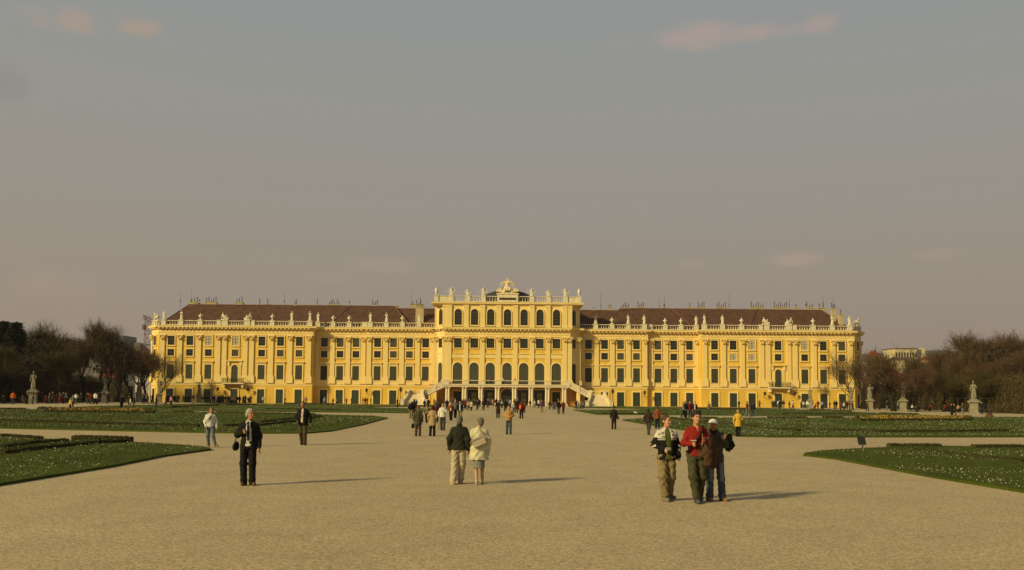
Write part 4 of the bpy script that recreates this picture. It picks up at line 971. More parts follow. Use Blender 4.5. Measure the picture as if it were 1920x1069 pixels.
TR=[('f',8,606,168,'dark evergreen tree at the far left edge, the left one of two pointed tops',1.45),('f',31,608,166,'dark evergreen tree with pointed top, second from the left edge',1.6),
 ('k2',58,630,160,'knobbly pollarded bare tree right of the dark evergreens',1.0),('k',76,631,170,'knobbly pollarded tree behind the leftmost garden statue',.9),('b',96,622,185,'olive budding tree with fine crown left of the gabled house',1.1),
 ('k',118,652,160,'low pollarded tree in front of the yellow gabled house',.8),('c',147,630,195,'reddish bare tree right of the yellow gabled house',1.0),('t',166,646,175,'low olive tree between gabled house and tall bare tree',1.2),('t',185,614,172,'tall bare tree with upright twigs, highest of the left wood',.95),
 ('a',208,650,190,'bare tree before the blue tower blocks at left',1.0),('k',232,643,165,'spreading pollarded tree left of the third garden statue',1.1),('c',252,650,180,'reddish bare tree left of the palace end',1.1),('a',272,664,200,'bare tree beside the red crane',1.0),
 ('b',45,650,190,'olive bush-like tree behind the pollards at far left',1.5),('b',20,648,186,'budding tree behind the dark evergreens',1.5),('t',121,650,200,'slim bare tree behind the low pollard at left',1.0),('k',70,668,150,'low olive tree behind the leftmost statue pedestal',1.3),('b',105,668,152,'low budding tree before the dark wood at left',1.3),
 ('c',225,662,210,'low reddish tree behind the second statue from left',1.4),('b',5,655,150,'low olive tree cut by the left picture edge',1.4),('b',140,668,154,'low olive tree before the gabled house tree',1.2),
 ('a',1640,676,205,'bare tree at the right end of the palace',1.0),('w',1676,664,165,'dark broad bare tree with thick trunk before the red roof',1.5),('a',1705,688,200,'olive tree right of the thick trunked tree',1.0),('a',1738,670,190,'bare tree below the pale office block',1.2),('c',1762,668,200,'reddish bare tree left of the tall twiggy one',1.2),
 ('c',1785,664,180,'reddish bare tree next to the tall twiggy tree',1.1),('t',1826,632,178,'tall pale twiggy tree, highest of the right wood',1.35),('a',1808,658,170,'bare tree left of the tall twiggy tree',1.0),('k',1861,648,168,'black knobbly pollarded tree right of the tall twiggy tree',.9),
 ('k2',1885,650,165,'dark pollarded tree, second from the right edge',1.0),('t',1908,632,180,'pale twiggy tree at the right picture edge',1.2),('a',1850,668,195,'bare tree behind the black pollarded tree',1.4),('a',1895,668,160,'low olive tree at the right edge',1.3),('c',1720,692,160,'low reddish tree behind the third statue from right',1.2),
 ('b',1770,700,165,'low olive tree above the trellis fence',1.4),('b',1830,696,155,'low olive tree behind the rightmost statue',1.4),('c',1875,685,160,'low reddish tree right of the rightmost statue',1.3),('a',1650,700,190,'low bare tree before the red roof',1.0)]
rt=random.Random(5)
for i,(k,px,py,Y,lab,sx) in enumerate(TR):
    if k in 'ab' and i%2: k+='2'
    plant(k,at(px,Y),Y,top2h(px,py,Y),lab,rt.uniform(0,6.28),sx,'evergreen_tree' if k=='f' else 'pollarded_tree' if k[0]=='k' else 'bare_tree')
plant('s',at(302,205),205,top2h(302,668,205),'thin bare tree in front of the left palace end',2.2,1.15,'bare_tree'); plant('s',at(402,208),208,top2h(402,713,208),'small bare shrub-like tree before the left palace pavilion',.4,.8,'bare_tree')
plant('c',at(276,195),195,top2h(276,664,195),'reddish bare tree just left of the palace corner',1.4,1.2,'bare_tree')
plant('s',at(1597,203),203,top2h(1597,664,203),'dark bare tree in front of the right palace end',4.0,1.2,'bare_tree'); plant('s',at(1541,209),209,top2h(1541,722,209),'small bare shrub-like tree before the right palace pavilion',1.0,.9,'bare_tree'); plant('a',at(1622,198),198,top2h(1622,668,198),'bare tree covering the right palace corner',.9,1.0,'bare_tree')
# tall clipped hedge walls behind the walks
def hedge_wall(x0,y0,x1,y1,w,h,label,n=26000,seed=0,trunks=True):
    rnd=random.Random(seed); a=Vector((x0,y0)); b=Vector((x1,y1)); d=b-a; L_=d.length; d.normalize(); q=Vector((d.y,-d.x))
    if q.x*a.x>0: q=-q
    m=MB(); e=empty('hedge_wall',(x0,y0,0),0,label,'hedge')
    ang=math.atan2(d.y,d.x); core=MB(); core.box(0,L_,-w/2+.3,w/2-.3,-.2,h*.86); core.xf(Matrix.Rotation(ang,4,'Z')); link('core',core.mesh('core',M_hw),e)
    for i in range(n):
        t=rnd.random()*L_; z=rnd.random()**.9*h*(1+.05*math.sin(t*.8+seed)+.04*math.sin(t*2.3)); s=(rnd.choice((-1,1))*w/2+rnd.gauss(0,.22)) if rnd.random()<.75 or z<h*.8 else rnd.uniform(-.5,.5)*w
        c=Vector((d.x*t+q.x*s,d.y*t+q.y*s,z)); v=Vector((rnd.gauss(0,.5),rnd.gauss(0,.5),1)).normalized()*rnd.uniform(.25,.7); u=v.cross(Vector((rnd.gauss(0,1),rnd.gauss(0,1),0))).normalized()*rnd.uniform(.02,.06)
        m.face([c-u,c+u,c+v+u*.4,c+v-u*.4],0 if rnd.random()<.7 else 1)
    o=link('twigs',m.mesh('twigs',[M_twigo,M_twig]),e); tag(o,kind='stuff')
for s,nm in ((-1,'left'),(1,'right')):
    hedge_wall(s*84,118,s*86,176,2.4,6.2,f'tall clipped dark hedge wall behind the {nm} walk, nearer stretch',26000,3+s)
    hedge_wall(s*90,178,s*96,214,2.4,5.6,f'tall clipped dark hedge wall behind the {nm} walk, farther stretch by the palace',13000,9+s)
    hedge_wall(s*97,160,s*190,214,3,8.2,f'broad dark thicket behind the {nm} trees',22000,14+s)
for s,nm in ((-1,'left'),(1,'right')): hedge_wall(s*91,219,s*128,226,2.5,4.6,f'dark hedge running sideways from the {nm} palace corner',9000,30+s)
# ---------------------------------------------------------------- town and hill beyond
def house(px0,px1,pyt,pyb,Y,wall,label,roof=None,rh=0,wn=(0,0),depth=14,gable=False,name='town_house'):
    a=onY(px0,pyt,Y); b=onY(px1,pyt,Y); x0,x1=a.x,b.x; zt=onY((px0+px1)/2,pyt,Y).z; zr=zt; e=empty(name,((x0+x1)/2,Y+depth/2,0),0,label,'house'); c=(x0+x1)/2
    zt2=zt-rh
    m=MB(); m.box(x0-c,x1-c,-depth/2,depth/2,-1,zt2); 
    if gable: m.prism([(x0-c,zt2),(x1-c,zt2),(0,zt)],-depth/2+.01,depth/2)
    link('wall',m.mesh('wall',wall),e)
    if roof:
        m=MB(); o=.4
        if gable:
            for s in (-1,1):
                hw=(x1-x0)/2+o; m.face([(s*hw,-depth/2-o,zt2-.2),(s*hw,depth/2+o,zt2-.2),(0,depth/2+o,zt+.25),(0,-depth/2-o,zt+.25)]); m.face([(s*hw,-depth/2-o,zt2-.5),(s*hw,-depth/2-o,zt2-.2),(0,-depth/2-o,zt+.25),(0,-depth/2-o,zt-.1)])
        elif rh:
            hw=(x1-x0)/2+o; hd=depth/2+o; k=min(hw*.6,hd*.8)
            A,B,C,D=(-hw,-hd,zt2),(hw,-hd,zt2),(hw,hd,zt2),(-hw,hd,zt2); E,F_=(-hw+k,0,zt),(hw-k,0,zt)
            m.face([A,B,F_,E]); m.face([C,D,E,F_]); m.face([B,C,F_]); m.face([D,A,E])
        else: m.box(x0-c-.3,x1-c+.3,-depth/2-.3,depth/2+.3,zt,zt+.6)
        link('roof',m.mesh('roof',roof),e)
    if wn[0]:
        ww=(x1-x0)/wn[0]; fh=3.3*Y/300; wm=MB(); wm.box(-ww*.24,ww*.24,-.12,.05,0,fh*.5); me=wm.mesh('window',M_glass)
        for j in range(wn[1]):
            for i in range(wn[0]): link('window',me,e,(x0-c+ww*(i+.5),-depth/2,zt2-fh*(j+.85)))
    return e
WY=mat('pale_yellow_render',(.50,.42,.24),.9,.1,.3); WW=mat('whitewashed_wall',(.46,.42,.34),.9,.1,.3); WG=mat('grey_blue_cladding',(.10,.11,.12),.8,.1,.2); WO=mat('ochre_render',(.42,.27,.11),.9,.1,.3); WB=mat('brown_brick_wall',(.16,.08,.05),.9,.2,.5); RR=mat('red_roof_tiles',(.24,.055,.022),.9,.3,.4); RB=mat('brown_town_roof',(.11,.07,.05),.9,.2,.4); WD=mat('dull_grey_wall',(.17,.155,.13),.9,.1,.3)
house(114,134,637,655,380,WY,'pale yellow house with steep gable above the left trees',RB,11,(0,0),16,True)
house(134,150,641,655,420,WW,'small white house with brown roof right of the gabled house',RB,3,(3,1))
house(194,209,626,650,900,WG,'grey-blue stepped tower block left of the palace, left one',None,0,(4,4),30,name='tower_block'); house(199,206,622,627,905,WG,'grey-blue roof box on top of the left tower block',None,0,(0,0),10,name='roof_box')
house(212,232,629,650,850,WG,'grey-blue wide tower block left of the palace, right one',None,0,(5,3),30,name='tower_block')
house(236,262,641,670,520,WD,'dull grey town house left of the red crane',RB,4,(5,2)); house(190,236,647,680,480,WW,'long whitish town house behind the left wood',RB,4,(9,2)); house(150,192,650,680,460,WD,'grey town house behind the reddish tree at left',RB,4,(7,2)); house(256,284,655,690,430,WW,'whitish town house right beside the palace corner at left',RB,4,(4,2))
house(190,216,686,716,232,mat('dark_brown_wall',(.05,.035,.02),.9),'low house with red roof seen through the left wood',RR,3.0,(0,0),5); house(60,104,640,670,620,WD,'far grey town row behind the pollarded trees',RB,6,(9,1))
house(1600,1665,664,700,520,WD,'long grey town house right of the palace',RB,9,(12,2)); house(1634,1656,657,668,600,WB,'red-brown roofed block above the grey town house',RR,5,(5,1)); house(1621,1628,671,690,440,WW,'small white house at the right palace corner',RB,2,(1,1))
house(1678,1720,654.5,667,560,WY,'long pale office block with a row of square windows',WB,0,(8,1),18,name='office_block'); house(1720,1729,655,668,559,WG,'grey-blue stairwell block joined to the pale office block',None,0,(0,0),16,name='stairwell_block'); house(1729,1735,652.5,669,558,WY,'narrow pale tower right of the office block',None,0,(0,0),16,name='narrow_tower')
house(1681,1696,668,684,480,WY,'yellow town house below the office block',RB,2,(0,0)); house(1665,1740,669,700,500,WD,'brown-grey town row below the office block',RB,5,(14,2)); house(1738,1751,668,682,520,WO,'orange town house right of the narrow tower',RR,2,(3,2)); house(1762,1776,667,680,560,WW,'small whitish town house behind the reddish trees',RB,3,(3,1)); house(1750,1800,670,700,540,WB,'brown brick town row at right',RR,4,(9,1))
house(1641,1722,689,718,250,mat('dark_ochre_render',(.24,.14,.05),.9),'large low house with red tiled roof behind the right trees',RR,4.6,(8,1),16); house(1750,1845,693,718,255,WO,'second low house with red roof behind the right trees',RR,4.2,(8,1),14)
# crane
m=MB(); Yc=330; bx_=at(275.5,Yc); zt=onY(275.5,592,Yc).z
for dx,dy in ((-.7,-.7),(.7,-.7),(.7,.7),(-.7,.7)): m.tube((bx_+dx,Yc+dy,0),(bx_+dx,Yc+dy,zt),.09,.09,4)
for i in range(int(zt/1.4)):
    z=i*1.4; s=1 if i%2 else -1; m.tube((bx_-s*.7,Yc-.7,z),(bx_+s*.7,Yc-.7,z+1.4),.05,.05,4); m.tube((bx_-.7,Yc-.7,z),(bx_+.7,Yc-.7,z),.07,.07,4)
M_crane=mat('red_crane_paint',(.15,.065,.055),.7); e=empty('tower_crane',(0,0,0),0,'slim red lattice tower crane behind the left palace corner','crane'); link('mast',m.mesh('mast',M_crane),e)
m=MB(); j=onY(268,596,Yc); k=onY(279,602,Yc)
for dz in (0,1.0): m.tube((j.x,Yc,j.z+dz),(bx_+2,Yc,k.z+dz-.6),.15,.15,4)
for i in range(3): t=i/3; m.tube((j.x+(bx_-j.x)*t,Yc,j.z+(k.z-j.z)*t),(j.x+(bx_-j.x)*(t+.3),Yc,j.z+1+(k.z-j.z)*(t+.3)),.1,.1,4)
m.box(bx_-1.6,bx_-.6,Yc-.6,Yc+.6,k.z-3.2,k.z-1.4); link('jib',m.mesh('jib',M_crane),e)
# hill
m=MB(); n=40; Yh=4200
xs=[at(-120+470*i/n,Yh) for i in range(n+1)]
prof=[]
for i,x in enumerate(xs):
    px=-120+470*i/n; top=648-22*math.exp(-((px-62)/60)**2)-9*math.exp(-((px-180)/70)**2)-5*math.exp(-((px+60)/50)**2); prof.append(onY(px,top,Yh).z)
for q in range(9):
    t=q/8; 
    for i,x in enumerate(xs): m.v.append((x,Yh-1400*(1-t),prof[i]*math.sin(t*math.pi/2)+ (6*math.sin(i*1.3+q) if 0<q<8 else 0)))
for q in range(8):
    for i in range(n): a=q*(n+1)+i; m.f.append((a,a+1,a+n+2,a+n+1)); m.m.append(0)
tag(m.build('hill',mat('wooded_hill',(.035,.04,.028),.95,.3,.01),smooth=True),kind='structure')
m=MB(); xs=[at(1560+520*i/n,3600) for i in range(n+1)]
for q in range(9):
    t=q/8
    for i,x in enumerate(xs):
        px=1560+520*i/n; m.v.append((x,3600-1000*(1-t),onY(px,667-7*math.sin((px-1560)/110)**2-2*math.sin(px/17),3600).z*math.sin(t*math.pi/2)))
for q in range(8):
    for i in range(n): a=q*(n+1)+i; m.f.append((a,a+1,a+n+2,a+n+1)); m.m.append(0)
tag(m.build('hill',mat('wooded_hill',(.035,.04,.028),.95,.3,.01),smooth=True),kind='structure')
# ---------------------------------------------------------------- garden statues on pedestals, fence, benches, sign
M_sst=mat('weathered_statue_stone',(.18,.163,.11),.9,.3,3)
gstat=[sdf_obj('figure',statue_sdf(v),.04,M_sst,.02,.3,v+7) for v in range(4)]
def ped_mesh():
    m=MB(); m.box(-.66,.66,-.66,.66,0,.22); m.box(-.52,.52,-.52,.52,.22,1.75); m.box(-.78,.78,-.78,.78,1.75,1.92); m.box(-.7,.7,-.7,.7,1.92,2.02); m.box(-.46,.46,-.46,.46,2.02,2.25)
    m.box(-.36,.36,-.545,-.52,.45,1.5); return m.mesh('pedestal',M_stone if False else mat('pedestal_stone',(.24,.21,.14),.9,.25,2))
pedm=ped_mesh()
SLOT=[(67,757,697,0,'garden statue on pedestal, leftmost of all, before the dark wood'),(201,753,703,1,'garden statue with folded arms on pedestal, second from the left'),(263,751,709,2,'garden statue on pedestal beside the orange poncho, third from the left'),(303,753,712,3,'pale garden statue at the left palace corner'),(376,753,714,2,'garden statue before the left pavilion doors'),
 (1827,775,713,0,'garden statue on pedestal, rightmost of all, before the trellis fence'),(1694,769,716,1,'garden statue on pedestal beside the thick trunked tree'),(1632,768,720,3,'garden statue on pedestal right of the palace corner'),(1596,766,723,2,'garden statue on pedestal half hidden by the corner tree'),(1520,765,726,0,'garden statue before the right pavilion doors')]
for i,(px,pb,pt,v,lab) in enumerate(SLOT):
    s=-1 if px<951 else 1; off=abs(px-951); Y=[140,165,181,191,210][i%5] if off<900 else 140
    x=(px-951)*Y/FPX; g=G(x,Y); H=(pb-pt)*Y/FPX*1.0; e=empty('garden_statue',(x,Y,g),s*-.3,lab,'statue','stone statues along the side walks'); sc=min(1.1,H/4.95); e.scale=(sc,sc,sc)
    link('pedestal',pedm,e); f=link('figure',gstat[v],e,(0,0,2.25)); f.scale=(1.0,1.0,1.08)
# trellis fence on the right walk
def fence(x0,y0,x1,y1,h,label,n):
    a=Vector((x0,y0,G(x0,y0))); b=Vector((x1,y1,G(x1,y1))); e=empty('trellis_fence',a,0,label,'fence'); M=mat('weathered_wood',(.065,.046,.026),.9,.2,3)
    pm=MB(); pm.box(-.035,.035,-.035,.035,0,h); pme=pm.mesh('fence_post',M); d=b-a
    for i in range(n+1): link('fence_post',pme,e,d*(i/n))
    m=MB(); m.tube((0,0,h),d+Vector((0,0,h)),.03,.03,4); m.tube((0,0,h*.5),d+Vector((0,0,h*.5)),.03,.03,4); link('rail',m.mesh('rail',M),e)
fence(80.5,112,81,190,2.5,'long wooden trellis fence with slanting posts along the right walk',30); fence(-80.5,112,-81,190,2.5,'long wooden trellis fence along the left walk before the dark hedge',30)
def bench_mesh():
    s=MB(); 
    for i in range(3): s.box(-.9,.9,-.25+.17*i,-.11+.17*i,.42,.46)
    b=MB()
    for i in range(3): b.box(-.9,.9,.28+.03*i,.31+.03*i,.55+.15*i,.66+.15*i)
    l=MB()
    for sx in (-.8,.8): l.box(sx-.03,sx+.03,-.24,-.18,0,.42); l.box(sx-.03,sx+.03,.22,.28,0,.8); l.box(sx-.03,sx+.03,-.24,.28,.38,.42)
    M=mat('bench_wood_dark',(.05,.03,.015),.8); return s.mesh('seat',M),b.mesh('backrest',M),l.mesh('frame',M)
bs,bb,bl=bench_mesh()
def bench(x,y,rz,label):
    e=empty('park_bench',(x,y,G(x,y)),rz,label,'bench','benches along the side walks'); link('seat',bs,e); link('backrest',bb,e); link('frame',bl,e)
BX=78.6
BEN=[(BX,147,'bench right of the rightmost statue, at the right picture edge'),(BX,158,'bench with the seated visitors nearest left of the rightmost statue'),(BX,169,'bench with a lone seated visitor in red on the right walk'),(BX,178,'bench with seated visitors right of the thick trunked tree'),(BX,192,'farthest bench of the right walk, near the palace corner')]
for x,y,l in BEN: bench(x,y,-math.pi/2,l)
for y,l in ((135,'bench at the left picture edge before the dark wood'),(147,'bench right of the leftmost statue'),(156,'bench between the two leftmost statues')): bench(-BX,y,math.pi/2,l)
# small dark information panel in the near right lawn
c=onG(1617.5,841.5); e=empty('sign_panel',c,0,'small black tilted information panel at the edge of the near right lawn','sign')
m=MB(); m.tube((0,0,-.05),(0,0,.22),.025,.025,6); link('post',m.mesh('post',M_iron),e)
m=MB(); m.box(-.17,.17,-.015,.015,0,.36); m.xf(Matrix.Translation((0,.02,.17))@Matrix.Rotation(-.45,4,'X')@Matrix.Shear('XZ',4,(.25,0))); link('panel',m.mesh('panel',mat('dark_panel',(.02,.02,.015),.4)),e)
c=onG(1192,777.5); m=MB(); S=SDF(); S.ell((0,0,.16),(.2,.14,.14),.03).ell((-.12,0,.32),(.11,.09,.1),.03).cap((.05,0,.1),(.12,-.02,0),.05,.02,.02).cap((-.08,0,.1),(-.06,0,0),.04,.02,.02).cap((.15,0,.22),(.3,0,.3),.05,.02,.03)
me=sdf_obj('white_dog',S,.02,mat('white_fur',(.7,.66,.55),.9)); tag(link('dog',me,None,c),'tiny white dog on the grass of the far right lawn','dog')
c=onG(1855,784); m=MB(); m.lathe([(.42,0),(.5,.1),(.4,.38),(.2,.5),(.32,.55),(.3,.62)],(0,0,0),10); tag(m.build('stone_planter',mat('terracotta_dark',(.09,.045,.02),.9),loc=c),'small dark planter at the far edge of the middle right lawn','planter')
# ---------------------------------------------------------------- people
def cloth(name,c,n=.12): return mat('cloth_'+name,c,.92,n,9,bump=.004,bscale=40,spec=.15)
CL_={'black':(.010,.010,.009),'dark':(.018,.016,.013),'navy':(.014,.017,.028),'brown':(.065,.035,.018),'dkbrown':(.032,.018,.010),'grey':(.12,.12,.11),'dkgrey':(.045,.045,.042),'white':(.56,.53,.44),'cream':(.55,.48,.30),'tan':(.36,.24,.12),
 'red':(.21,.014,.010),'dkred':(.12,.012,.012),'orange':(.55,.13,.02),'ochre':(.36,.20,.05),'bright_orange':(.85,.13,.02),'yellow':(.50,.30,.035),'blue':(.06,.085,.13),'jeans':(.055,.068,.082),'ltjeans':(.12,.14,.15),'khaki':(.20,.15,.075),'olive':(.055,.05,.024),'green':(.07,.085,.018),'rust':(.20,.060,.02),'purple':(.09,.03,.07),'pink':(.42,.17,.16),'beige':(.40,.33,.22),'ltblue':(.22,.26,.30)}
def C(n): return cloth(n,CL_[n])
M_skin=mat('skin',(.46,.235,.125),.6,.06,14,spec=.3); M_skinr=mat('ruddy_skin',(.42,.17,.09),.6,.08,14); M_skind=mat('tanned_skin',(.36,.17,.085),.6)
M_lip=mat('lips',(.26,.08,.05),.6); M_eye=mat('eyes_dark',(.03,.02,.015),.3)
HAIR={'white':mat('white_hair',(.30,.27,.205),.8,.25,30,bump=.01,bscale=60),'grey':mat('grey_hair',(.13,.115,.09),.8,.3,30,bump=.01,bscale=60),'dark':mat('dark_hair',(.018,.012,.008),.6,.3,30,bump=.01,bscale=60),'brown':mat('brown_hair',(.06,.03,.014),.7,.3,30,bump=.01,bscale=60),'auburn':mat('auburn_hair',(.15,.06,.025),.7,.3,30,bump=.01,bscale=60),'blond':mat('blond_hair',(.34,.22,.09),.7,.3,30)}
def V3(*a): return np.array(a,float)
def rotz(p,a,c=(0,0)):
    co,sn=math.cos(a),math.sin(a); x,y=p[0]-c[0],p[1]-c[1]; return V3(c[0]+x*co-y*sn,c[1]+x*sn+y*co,p[2])
def base_joints(**k):
    J=dict(hip={-1:V3(-.09,0,.93),1:V3(.09,0,.93)},kn={-1:V3(-.10,-.02,.50),1:V3(.10,-.02,.50)},an={-1:V3(-.11,.02,.085),1:V3(.11,.02,.085)},toe={-1:V3(-.03,-.15,0),1:V3(.03,-.15,0)},
      sh={-1:V3(-.185,0,1.405),1:V3(.185,0,1.405)},el={-1:V3(-.235,.03,1.14),1:V3(.235,.03,1.14)},wr={-1:V3(-.235,-.06,.89),1:V3(.235,-.06,.89)},
      head=V3(0,-.02,1.612),yaw=0.0,tilt=0.0,lean=0.0)
    for key,v in k.items():
        if key in('head',): J[key]=V3(*v)
        elif key in ('yaw','tilt','lean'): J[key]=v
        else:
            d=dict(J[key]); 
            for s,p in v.items(): d[s]=V3(*p)
            J[key]=d
    return J
HS=1.06
def add_head(S,J,hair=None,age=0):
    h=J['head']; y=J['yaw']; R_=lambda p: rotz(h+V3(*p),y,h)
    S.ell(h+V3(0,0,.03),(.076,.094,.098),.02,rz=y); S.ell(R_((0,.012,.035)),(.078,.09,.088),.02,rz=y)
    S.ell(R_((0,-.028,-.045)),(.056,.062,.072),.03,rz=y); S.ell(R_((0,-.062,-.088)),(.026,.024,.022),.02,rz=y)
    S.cap(R_((0,-.088,.018)),R_((0,-.110,-.022)),.010,.015,.012); S.ell(R_((0,-.098,-.055)),(.026,.012,.009),.01,rz=y)
    S.ell(R_((0,-.086,.034)),(.055,.014,.012),.015,rz=y)
    for s in (-1,1): S.ell(R_((s*.030,-.096,.014)),(.015,.010,.009),.006,'-',rz=y); S.ell(R_((s*.078,.008,-.002)),(.012,.022,.033),.008,rz=y); S.ell(R_((s*.035,-.07,-.02)),(.022,.02,.02),.02,rz=y)
    S.cap(V3(0,.012,1.44),h+V3(0,.01,-.06),.058,.052,.03)
def hand(S,J,s,mode='relax',fine=True):
    w=J['wr'][s]; e=J['el'][s]; d=(w-e)/np.linalg.norm(w-e); up=V3(0,0,1)
    side=V3(-s*.25,-1,0) if abs(d[2])>.6 else V3(0,0,1)       # direction of the thumb
    side=side-d*(side@d); side/=np.linalg.norm(side); nrm=np.cross(d,side)*(1 if s>0 else -1)
    S.cap(w,w+d*.045,.024,.026,.015)
    for q in (-.022,0,.022): S.cap(w+d*.03+side*q,w+d*.085+side*q*1.25,.017,.0145,.01)
    if not fine: S.cap(w+d*.08,w+d*.15+nrm*-.02,.03,.018,.02); S.cap(w+d*.03+side*.02,w+d*.07+side*.05,.012,.01,.01); return
    curl={'relax':.35,'grip':1.25,'open':.08}[mode]; inward=-nrm
    for q,(o,L_) in enumerate(((.033,.072),(.011,.080),(-.011,.074),(-.032,.058))):
        a=w+d*.088+side*o*1.15; c1=curl; d1=d*math.cos(c1*.6)+inward*math.sin(c1*.6); b=a+d1*L_*.5; d2=d*math.cos(c1*1.7)+inward*math.sin(c1*1.7); c=b+d2*L_*.5
        if mode=='open': sp=o*2.2; b=b+side*sp*.4; c=c+side*sp
        S.cap(a,b,.0095,.009,.004); S.cap(b,c,.009,.0075,.004)
    a=w+d*.03+side*.026; b=a+side*.030+d*.022+inward*.012; c=b+d*.034+side*.006+inward*.014; S.cap(a,b,.0125,.0105,.008); S.cap(b,c,.0105,.009,.005)
def body_sdf(J,fine=True,hands=('relax','relax'),legs=True,child=False):
    S=SDF(); L_=J['lean']
    S.loft([(.86,0,.0,.145,.10),(1.06,0,L_*.3,.125,.09),(1.28,0,L_*.7,.155,.105),(1.38,0,L_,.15,.09),(1.45,0,L_,.075,.06)],.03)
    for s in (-1,1):
        S.chain([J['hip'][s],J['kn'][s],J['an'][s]],[.082,.053,.036],.03); S.cap(J['an'][s]+V3(0,.03,-.045),J['an'][s]+J['toe'][s]+V3(0,0,-.055),.034,.026,.02)
        S.chain([J['sh'][s]+V3(-s*.03,0,-.01),J['el'][s],J['wr'][s]],[.048,.036,.025],.025); hand(S,J,s,hands[0 if s<0 else 1],fine)
    add_head(S,J); return S
def trousers_sdf(J,cuff=.062,knee=.072,thigh=.092,low=.045,shorts=None):
    S=SDF(); S.loft([(.84,0,0,.165,.118),(.95,0,0,.168,.118),(1.03,0,0,.15,.108)],.03)
    for s in (-1,1):
        k,a=J['kn'][s],J['an'][s]; e=a+(a-k)/np.linalg.norm(a-k)*low; S.chain([J['hip'][s]+V3(0,0,-.02),k,e],[thigh,knee,cuff],.035)
        S.ell(k+(a-k)*.9,(cuff*1.06,cuff*1.12,.03),.03); S.ell(k,(knee*1.05,knee*1.08,.05),.03)
    return S
def shoe_sdf(J,s,big=1.0):
    S=SDF(); a=J['an'][s]; t=J['toe'][s]; lift=a[2]-.085
    S.cap(V3(a[0],a[1]+.035,.042+lift),V3(a[0],a[1],.055+lift),.04*big,.04*big,.02); S.cap(V3(a[0],a[1],.045+lift),V3(a[0]+t[0],a[1]+t[1],.038+lift+t[2]),.042*big,.036*big,.02)
    S.ell((a[0]+t[0]*.5,a[1]+t[1]*.5+.01,.012+lift*.9+t[2]*.5),(.045*big,.115*big,.014),.01); return S
def top_sdf(J,hem=.86,w=1.0,sl=1.0,open_=None,coat=False,collar=True,flare=1.0,sleeve=True,slen=1.0):
    S=SDF(); L_=J['lean']; hx,hy=(.178*w*flare,.132*w*flare)
    secs=[(hem,0,0,hx*(1.03),hy*1.03),(max(hem+.05,.95),0,0,.172*w*(1+(flare-1)*.6),.128*w*(1+(flare-1)*.6)),(1.10,0,L_*.35,.158*w,.120*w),(1.28,0,L_*.7,.182*w,.132*w),(1.37,0,L_,.182*w,.12*w),(1.435,0,L_,.135*w,.092*w),(1.485,0,L_+.012,.078,.07)]
    S.loft(secs,.03)
    if collar: S.loft([(1.44,0,L_+.01,.082,.075),(1.50,0,L_+.015,.066,.066)],.02)
    if sleeve:
        for s in (-1,1):
            e,wr=J['el'][s],J['wr'][s]; wr=e+(wr-e)*slen
            S.chain([J['sh'][s]+V3(-s*.035,0,-.02),e,wr],[.062*sl,.060*sl,.047*sl],.05)
    if open_:   # jacket hanging open over the shirt: wedge cut out of the front
        o0,o1,cx=open_; S.loft([(hem-.1,cx,-.17*w,o0,.13),(1.15,cx,-.17*w,(o0+o1)/2,.12),(1.44,0,-.13*w,o1,.09),(1.52,0,-.10,o1*.7,.06)],.0,'-')
    return S
def hair_sdf(J,style):
    h=J['head']; y=J['yaw']; R_=lambda p: rotz(h+V3(*p),y,h); S=SDF(); q=.97 if style in('short',) else 1
    S.ell(R_((0,.014,.042)),(.091*q,.106*q,.098*q),.02,rz=y); S.ell(R_((0,.035,-.02)),(.078,.078,.075),.02,rz=y)
    if style=='bushy': S.ell(R_((0,.02,.05)),(.089,.103,.085),.02,rz=y); [S.ell(R_((.075*math.cos(a),.02+.09*math.sin(a),-.02)),(.032,.032,.05),.02) for a in (0,.5,1.1,1.6,2.2,2.8,3.14)]
    if style=='long': S.loft([(h[2]-.24,h[0]+.05*math.sin(y)*-1,h[1]+.055*math.cos(y),.085,.05),(h[2],h[0]-.03*math.sin(y),h[1]+.04*math.cos(y),.092,.075)],.03)
    if style=='bob': S.loft([(h[2]-.11,h[0],h[1]+.03,.088,.07),(h[2]+.02,h[0],h[1]+.02,.094,.085)],.03)
    if style=='spiky': [S.cap(R_((.05*math.cos(a),-.03+.05*math.sin(a),.1)),R_((.075*math.cos(a),-.05+.07*math.sin(a),.15)),.02,.008,.01) for a in [i*.7 for i in range(9)]]; S.ell(R_((0,-.01,.07)),(.086,.10,.06),.02,rz=y)
    fz={'short':.085,'bushy':.085,'long':.075,'bob':.075,'spiky':.08,'old':.085}.get(style,.08)
    S.ell(R_((0,-.092,fz-.085)),(.088,.078,.085),.01,'-',rz=y)            # leave the face free
    if style in ('short','spiky','old'): S.ell(R_((0,.02,-.135)),(.13,.13,.055),.01,'-',rz=y)
    return S
class Person:
    def __init__(s,J,vox,seed=0,name='person'): s.J=J; s.v=vox; s.parts=[]; s.seed=seed
    def add(s,name,S,M,wr=0,wl=.1,vox=None,pm=None,mats=None):
        V,Q=S.mesh(vox or s.v,wr,wl,s.seed+len(s.parts)); 
        mi=None
        if pm: c=V[Q].mean(1); mi=pm(c)
        s.parts.append((name,V,Q,mats or [M],mi)); return s
    def addmb(s,name,m,M,smooth=False): s.parts.append((name,m,None,M if isinstance(M,list) else [M],smooth)); return s
    def build(s,loc,H,rz,label,group=None):
        k=H/1.75; e=empty('person',loc,rz,label,'person',group); e.scale=(k,k,k)
        for name,V,Q,mats,mi in s.parts:
            if Q is None: link(name,V.mesh(name,mats,mi),e)
            else: link(name,np_mesh(name,V,Q,mats,mi),e)
        return e
